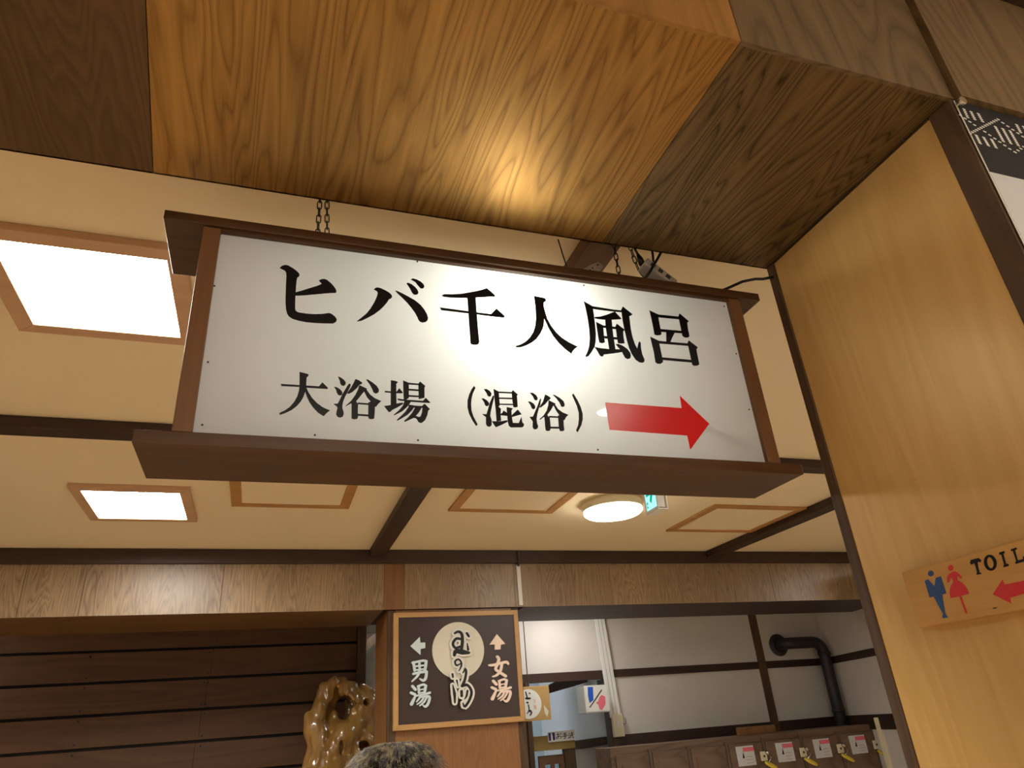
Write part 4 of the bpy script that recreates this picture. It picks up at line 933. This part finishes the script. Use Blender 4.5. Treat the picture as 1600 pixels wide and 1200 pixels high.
# ================================================================ LOCKERS
YK = 5.46
lz = PY(1160, 1150, YK).z
lxs = [PY(x, 1180 - (x - 960) * .07, YK).x for x in (961, 1018, 1078, 1137.5, 1195, 1254, 1313, 1368)]
lk = empty('locker_bank', ((lxs[0] + lxs[-1]) / 2, YK + .2, 0), 'row of dark wood grain lockers with cards, locks and yellow key bands', 'locker')
MB().box(lxs[0] - .03, lxs[-1] + .012, YK + .02, YW - .25, 0, lz).build('carcass', 'locker_wood', lk, None, .003)
for i in range(7):
    a, b2 = lxs[i], lxs[i + 1]
    MB().box(b2 - .022, b2 + .004, YK + .004, YK + .0199, 0.02, lz - .03).build('divider', 'locker_trim', lk)
    for rw_ in range(3):
        z1 = lz - .055 - rw_ * .46; z0 = z1 - .44
        d = empty('door', (a, YK + .01, z0)); d.parent = lk; d.location = Vector((a, YK + .01, z0)) - lk.location
        MB().box(a + .008, b2 - .026, YK + .002, YK + .0198, z0, z1).build('door_panel', 'locker_wood', d, None, .003)
        if i < 3:
            MB().box(a + .05, b2 - .07, YK - .004, YK + .0018, z0 + .06, z1 - .06).build('inset_panel', 'locker_wood', d, None, .003)
        elif rw_ == 0:
            xc_ = [1165.5, 1227, 1285, 1341][i - 3]; yc_ = [1181, 1175, 1169, 1163][i - 3]
            cpt = PY(xc_, yc_, YK)
            cw_, chh = .084, .07
            cm = MB().box(cpt.x - cw_, cpt.x + cw_, YK - .002, YK + .0018, cpt.z - chh, cpt.z + chh, 0)
            cm.box(cpt.x - .02, cpt.x + cw_, YK - .003, YK - .0021, cpt.z + .03, cpt.z + .06, 1)
            cm.prism([(cpt.x - .035, YK - .0021, cpt.z - .015), (cpt.x - .015, YK - .0021, cpt.z - .015), (cpt.x - .022, YK - .0021, cpt.z + .03)], (0, -.001, 0), 2)
            for q_ in range(3): cm.box(cpt.x + .0, cpt.x + .06, YK - .0028, YK - .0021, cpt.z - .01 - q_ * .022, cpt.z - .004 - q_ * .022, 3)
            cm.build('label_card', ['poster_white', 'pink_paint', 'ink', 'grey_plastic'], d)
            lkp = PY(xc_ + 27, yc_ + .5, YK)
            MB().box(lkp.x - .028, lkp.x + .032, YK - .012, YK + .0018, lkp.z - .034, lkp.z + .034).build('lock_plate', 'cream_plastic', d, None, .005)
            MB().lathe((lkp.x + .003, YK - .0121, lkp.z), [(.01, 0), (.008, .004)], 10, (0, -1, 0)).build('keyhole', 'dark_grey', d)
            kb = PY(xc_ + 37, yc_ + 6, YK - .03)
            MB().lathe((kb.x, YK + .0018, kb.z + .05), [(.016, 0), (.016, .03), (.012, .036)], 12, (0, -1, 0)).build('knob', 'steel', d, None, 0, True)
            ring = []
            cb_ = PY(xc_ + 40, yc_ + 15, YK - .05)
            for t in np.linspace(0, 2 * math.pi, 19)[:-1]:
                ring.append((cb_.x + .042 * math.cos(t), YK - .05 + .03 * math.sin(t), cb_.z - .018 * math.cos(t) + .016 * math.sin(t)))
            MB().tube(ring, .011, 6, closed=True).build('key_band', 'yellow_band', d, None, 0, True)
            MB().tube([(kb.x, YK - .03, kb.z + .045), (kb.x + .01, YK - .045, kb.z + .01), (cb_.x - .03, YK - .05, cb_.z + .015)], .003, 6).build('key_cord', 'steel', d, None, 0, True)
pb = [PY(1152, 1152, 5.6), PY(1209, 1147, 5.6)]
tag(MB().box(pb[0].x, pb[1].x, 5.56, 5.6, lz + .0005, lz + .06).build('wood_block', 'header_orange', None, Vector(((pb[0].x + pb[1].x) / 2, 5.58, lz)), .003), 'orange brown wooden block lying on top of the lockers', 'block')
# pale framed panel at the end of the lockers
g0, g1 = PY(1371, 1121, 5.3), PY(1396, 1121, 5.3)
fp_ = empty('framed_panel', (g0.x + .1, 5.32, 0), 'pale cream framed standing panel at the end of the lockers', 'panel')
MB().box(g0.x, g0.x + .05, 5.3, 5.35, 0, g0.z).build('frame_bar', 'cream_plastic', fp_, None, .004)
MB().box(g0.x + .051, g0.x + .6, 5.3, 5.35, g0.z - .05, g0.z).build('frame_bar', 'cream_plastic', fp_, None, .004)
MB().box(g0.x + .051, g0.x + .6, 5.318, 5.33, 0, g0.z - .051).build('panel', 'grey_panel', fp_)

# ================================================================ REMESHED SOLIDS
def capsule(mb, a, b2, ra, rb_, seg=12):
    a, b2 = Vector(a), Vector(b2)
    mb.ball(a, ra, seg, 8); mb.ball(b2, rb_, seg, 8); mb.tube([a, b2], [ra, rb_], seg)
def solid(mb, name, mat, parent, voxel, smooth_it=2, cut=None, disp=None):
    base = world_loc(parent)
    me = mb.mesh(name + '_src', mat, base)
    o = bpy.data.objects.new(name, me); C.objects.link(o)
    r_ = o.modifiers.new('r', 'REMESH'); r_.mode = 'VOXEL'; r_.voxel_size = voxel; r_.use_smooth_shade = True
    co = None
    if cut is not None:
        co = bpy.data.objects.new('cutter', cut.mesh('cutter', mat, base)); C.objects.link(co)
        rc = co.modifiers.new('r', 'REMESH'); rc.mode = 'VOXEL'; rc.voxel_size = voxel
        b_ = o.modifiers.new('b', 'BOOLEAN'); b_.object = co; b_.operation = 'DIFFERENCE'; b_.solver = 'EXACT'
        r2 = o.modifiers.new('r2', 'REMESH'); r2.mode = 'VOXEL'; r2.voxel_size = voxel; r2.use_smooth_shade = True
    s_ = o.modifiers.new('s', 'SMOOTH'); s_.iterations = smooth_it; s_.factor = .5
    dg = bpy.context.evaluated_depsgraph_get(); dg.update()
    me2 = bpy.data.meshes.new_from_object(o.evaluated_get(dg))
    o.modifiers.clear(); o.data = me2; me2.name = name
    if co: bpy.data.objects.remove(co)
    bpy.data.meshes.remove(me)
    if disp:
        nv = len(me2.vertices); cs = np.empty(nv * 3); me2.vertices.foreach_get('co', cs); cs = cs.reshape(-1, 3)
        nn = np.empty(nv * 3); me2.vertex_normals.foreach_get('vector', nn); nn = nn.reshape(-1, 3)
        dd = np.array([disp(Vector(c)) for c in cs]); cs = cs + nn * dd[:, None]
        me2.vertices.foreach_set('co', cs.ravel()); me2.update()
    me2.polygons.foreach_set('use_smooth', [True] * len(me2.polygons))
    if not me2.materials: me2.materials.append(MATS[mat])
    o.parent = parent
    return o

# gnarled root sculpture beside the column
YR = 5.62
def R3(px, py, dy=0.0): return PY(px, py, YR + dy)
rt = empty('root_sculpture', (R3(525, 1150).x, YR, 0), 'glossy gnarled root sculpture standing beside the wooden column', 'sculpture')
mb = MB()
u = .0048
for (x, y, dy, r) in ((520, 1066, 0, 10), (535, 1064, .03, 9), (507, 1074, -.02, 8), (548, 1076, .02, 10), (528, 1074, .08, 12), (512, 1090, -.02, 11), (503, 1102, -.03, 11), (566, 1083, .06, 11), (577, 1090, .08, 12), (570, 1100, .02, 13), (556, 1090, -.02, 12), (500, 1116, -.02, 10), (484, 1124, -.02, 9), (490, 1135, .02, 13)):
    mb.ball(R3(x, y, dy), r * u, 12, 8)
for a, b2, ra, rb_, d0, d1 in (((510, 1080), (497, 1120), 13, 13, 0, 0), ((497, 1118), (490, 1140), 13, 14, 0, 0), ((540, 1075), (556, 1095), 12, 13, 0, -.02), ((556, 1092), (560, 1125), 11, 13, 0, 0), ((560, 1120), (540, 1150), 12, 14, 0, -.05), ((575, 1092), (582, 1150), 13, 14, .1, .12), ((495, 1130), (500, 1165), 15, 17, 0, 0), ((500, 1160), (488, 1230), 16, 20, 0, 0), ((540, 1145), (515, 1180), 14, 15, -.04, -.06), ((515, 1175), (500, 1240), 13, 22, -.06, -.05), ((545, 1150), (530, 1200), 13, 13, 0, -.02), ((530, 1195), (525, 1250), 13, 20, 0, 0), ((582, 1145), (575, 1190), 14, 12, .12, .1), ((572, 1180), (560, 1260), 16, 26, .1, .05), ((515, 1075), (545, 1085), 12, 12, .1, .1), ((505, 1100), (512, 1135), 13, 13, .1, .1), ((512, 1130), (555, 1150), 14, 16, .1, .1), ((580, 1100), (560, 1150), 18, 20, .16, .14), ((515, 1140), (545, 1190), 20, 22, .08, .06), ((484, 1122), (492, 1150), 9, 12, -.02, 0), ((515, 1095), (512, 1130), 12, 13, .12, .12), ((520, 1120), (550, 1140), 16, 16, .1, .1), ((566, 1095), (575, 1140), 16, 18, .05, .08), ((545, 1130), (570, 1160), 16, 16, .02, .06), ((530, 1080), (560, 1085), 12, 12, .14, .14), ((540, 1110), (540, 1130), 16, 18, .24, .24), ((510, 1150), (560, 1175), 20, 22, .06, .06)):
    capsule(mb, R3(*a, d0), R3(*b2, d1), ra * u, rb_ * u)
xb_, zb_ = R3(525, 1225).x, R3(525, 1225).z
capsule(mb, (xb_, YR, zb_), (xb_, YR, .9), .2, .18); capsule(mb, (xb_, YR, .9), (xb_ + .02, YR, .16), .18, .24)
for a in range(5):
    t = a * 1.26; capsule(mb, (xb_, YR, .35), (xb_ + .3 * math.cos(t), YR + .16 * math.sin(t), .075), .13, .07)
ct_ = MB()
ct_.ball(R3(537, 1107, .06), (.045, .36, .095), 16, 10)
ct_.ball(R3(551, 1100, -.03), (.017, .09, .019), 12, 8); ct_.ball(R3(572, 1098, -.0), (.035, .07, .03), 12, 8)
ct_.ball(R3(567, 1167, .03), (.05, .12, .045), 12, 8); ct_.ball(R3(533, 1168, -.1), (.02, .06, .06), 12, 8)
ct_.ball(R3(506, 1126, -.06), (.014, .05, .014), 10, 8)
def rdisp(c):
    return .022 * noise.noise(c * 7.0 + Vector((3, 1, 2))) + .013 * noise.noise(Vector((c.x * 24, c.y * 24, c.z * 9))) - .012 * max(0, noise.noise(c * 15 + Vector((7, 2, 9))) - .25)
ro = solid(mb, 'root_body', 'root_wood', rt, .0085, 3, ct_, rdisp)

# ---------------------------------------------------------------- person (only the top of the head is in view)
YH_ = 2.3
ht = PY(624, 1168, YH_)
px_, pyy = ht.x, YH_ + .09
hz = ht.z - .012                               # top of the skull
pe_ = empty('person', (px_, pyy, 0), 'person with short greying brown hair seen from behind, under the hanging sign', 'person')
mb = MB()
V = lambda x, y, z: (px_ + x, pyy + y, z)
Ht = hz
mb.ball(V(0, 0, Ht - .105), (.075, .092, .105), 20, 14); mb.ball(V(0, .03, Ht - .155), (.058, .062, .07), 16, 10)
mb.ball(V(0, .098, Ht - .13), (.012, .018, .022), 10, 8); mb.ball(V(0, .082, Ht - .168), (.022, .012, .008), 10, 8)
for s_ in (-1, 1):
    mb.ball(V(s_ * .077, -.005, Ht - .125), (.01, .018, .03), 10, 8)
capsule(mb, V(0, -.012, Ht - .17), V(0, -.02, Ht - .27), .05, .056)
capsule(mb, V(-.12, -.02, Ht - .31), V(.12, -.02, Ht - .31), .06, .06)
capsule(mb, V(0, -.02, Ht - .36), V(0, -.01, Ht - .55), .12, .105); capsule(mb, V(-.06, -.02, Ht - .38), V(.06, -.02, Ht - .38), .1, .1)
capsule(mb, V(-.06, 0, Ht - .72), V(.06, 0, Ht - .72), .115, .115); capsule(mb, V(0, -.01, Ht - .55), V(0, 0, Ht - .7), .115, .13)
for s_ in (-1, 1):
    capsule(mb, V(s_ * .165, -.02, Ht - .32), V(s_ * .2, -.01, Ht - .58), .048, .038); capsule(mb, V(s_ * .2, -.01, Ht - .58), V(s_ * .205, .05, Ht - .79), .036, .025)
    capsule(mb, V(s_ * .205, .052, Ht - .80), V(s_ * .203, .062, Ht - .87), .025, .03)
    for k, (dy, L0) in enumerate(((.035, .075), (.012, .085), (-.011, .08), (-.033, .062))):
        a = V(s_ * .203, .062 + dy, Ht - .88); b2 = V(s_ * .2, .066 + dy * 1.1, Ht - .88 - L0 * .6); c_ = V(s_ * .19, .07 + dy * 1.1, Ht - .88 - L0)
        capsule(mb, a, b2, .0095, .0088, 8); capsule(mb, b2, c_, .0088, .0078, 8)
    capsule(mb, V(s_ * .2, .085, Ht - .83), V(s_ * .19, .115, Ht - .88), .011, .009, 8)
    capsule(mb, V(s_ * .085, 0, Ht - .76), V(s_ * .09, .01, Ht - 1.12), .082, .055); capsule(mb, V(s_ * .09, .01, Ht - 1.12), V(s_ * .095, -.01, .1), .052, .037)
    capsule(mb, V(s_ * .095, -.02, .055), V(s_ * .105, .14, .04), .042, .036)
solid(mb, 'body', 'skin', pe_, .008, 2)
# clothing
mb = MB()
capsule(mb, V(-.12, -.02, Ht - .315), V(.12, -.02, Ht - .315), .075, .075); capsule(mb, V(-.065, -.02, Ht - .4), V(.065, -.02, Ht - .4), .118, .118)
capsule(mb, V(-.06, -.01, Ht - .55), V(.06, -.01, Ht - .55), .12, .12); capsule(mb, V(-.06, 0, Ht - .74), V(.06, 0, Ht - .74), .13, .13)
for s_ in (-1, 1):
    capsule(mb, V(s_ * .165, -.02, Ht - .32), V(s_ * .2, -.01, Ht - .58), .062, .052); capsule(mb, V(s_ * .2, -.01, Ht - .58), V(s_ * .205, .048, Ht - .775), .05, .038)
tag(solid(mb, 'jacket', 'jacket', pe_, .012, 2), 'dark jacket')
mb = MB()
for s_ in (-1, 1):
    capsule(mb, V(s_ * .085, 0, Ht - .78), V(s_ * .09, .01, Ht - 1.12), .1, .075); capsule(mb, V(s_ * .09, .01, Ht - 1.12), V(s_ * .095, -.01, .12), .072, .058)
solid(mb, 'trousers', 'trousers', pe_, .012, 2)
for s_ in (-1, 1):
    mb = MB(); capsule(mb, V(s_ * .095, -.025, .056), V(s_ * .106, .15, .046), .053, .045); 
    solid(mb, 'shoe', 'shoe', pe_, .008, 1)
# hair: a cap with loose strands
mb = MB(); cen = Vector(V(0, -.004, Ht - .1))
mb.ball(cen + Vector((0, -.006, .006)), (.08, .1, .108), 28, 18)
for k in range(len(mb.v)):
    p = mb.v[k]
    if p.z < Ht - .13 and p.y > pyy - .02: mb.v[k] = Vector((p.x * .92 + px_ * .08, min(p.y, pyy + .02), max(p.z, Ht - .15)))
cap = mb.build('hair_cap', 'hair', pe_, None, 0, True)
sv = []; sf = []
crown = Vector((0, -.03, .1))
for i in range(3600):
    t = rng.uniform(0, 2 * math.pi); ph = abs(rng.normal(0, .75)) % 1.75
    d = Vector((math.sin(ph) * math.cos(t), math.sin(ph) * math.sin(t) - .15, math.cos(ph))).normalized()
    if d.y > .5 and d.z < .2: continue
    p = cen + Vector((d.x * .083, d.y * .1 - .006, d.z * .108 + .004))
    fl = Vector((d.x, d.y, 0)); fl = fl.normalized() if fl.length > .05 else Vector((rng.normal(), rng.normal(), 0)).normalized()
    sw = noise.noise(Vector((d.x * 3, d.y * 3, 4))) * 1.4
    fl = (fl + Vector((rng.normal(0, .16) - fl.y * sw + .25, rng.normal(0, .16) + fl.x * sw, 0))).normalized()
    L0 = rng.uniform(.05, .1); st = rng.uniform(.004, .016)
    pts_ = [p, p + fl * L0 * .35 + d * st, p + fl * L0 * .75 + d * st * .9 + Vector((0, 0, -.006)), p + fl * L0 + d * st * .35 + Vector((0, 0, -.02))]
    k0 = len(sv); sd = fl.cross(d).normalized() * .0009
    for j, q_ in enumerate(pts_):
        wj = (1, .9, .7, .12)[j]; sv += [q_ + sd * wj, q_ - sd * wj, q_ + d * .0009 * wj]
    for j in range(3):
        a = k0 + 3 * j
        for e in range(3): sf.append((a + e, a + (e + 1) % 3, a + 3 + (e + 1) % 3, a + 3 + e))
hs = MB(); hs.add(sv, sf)
tag(hs.build('hair_strands', 'hair', pe_, None, 0, True), 'loose greying strands', None, None, 'stuff')
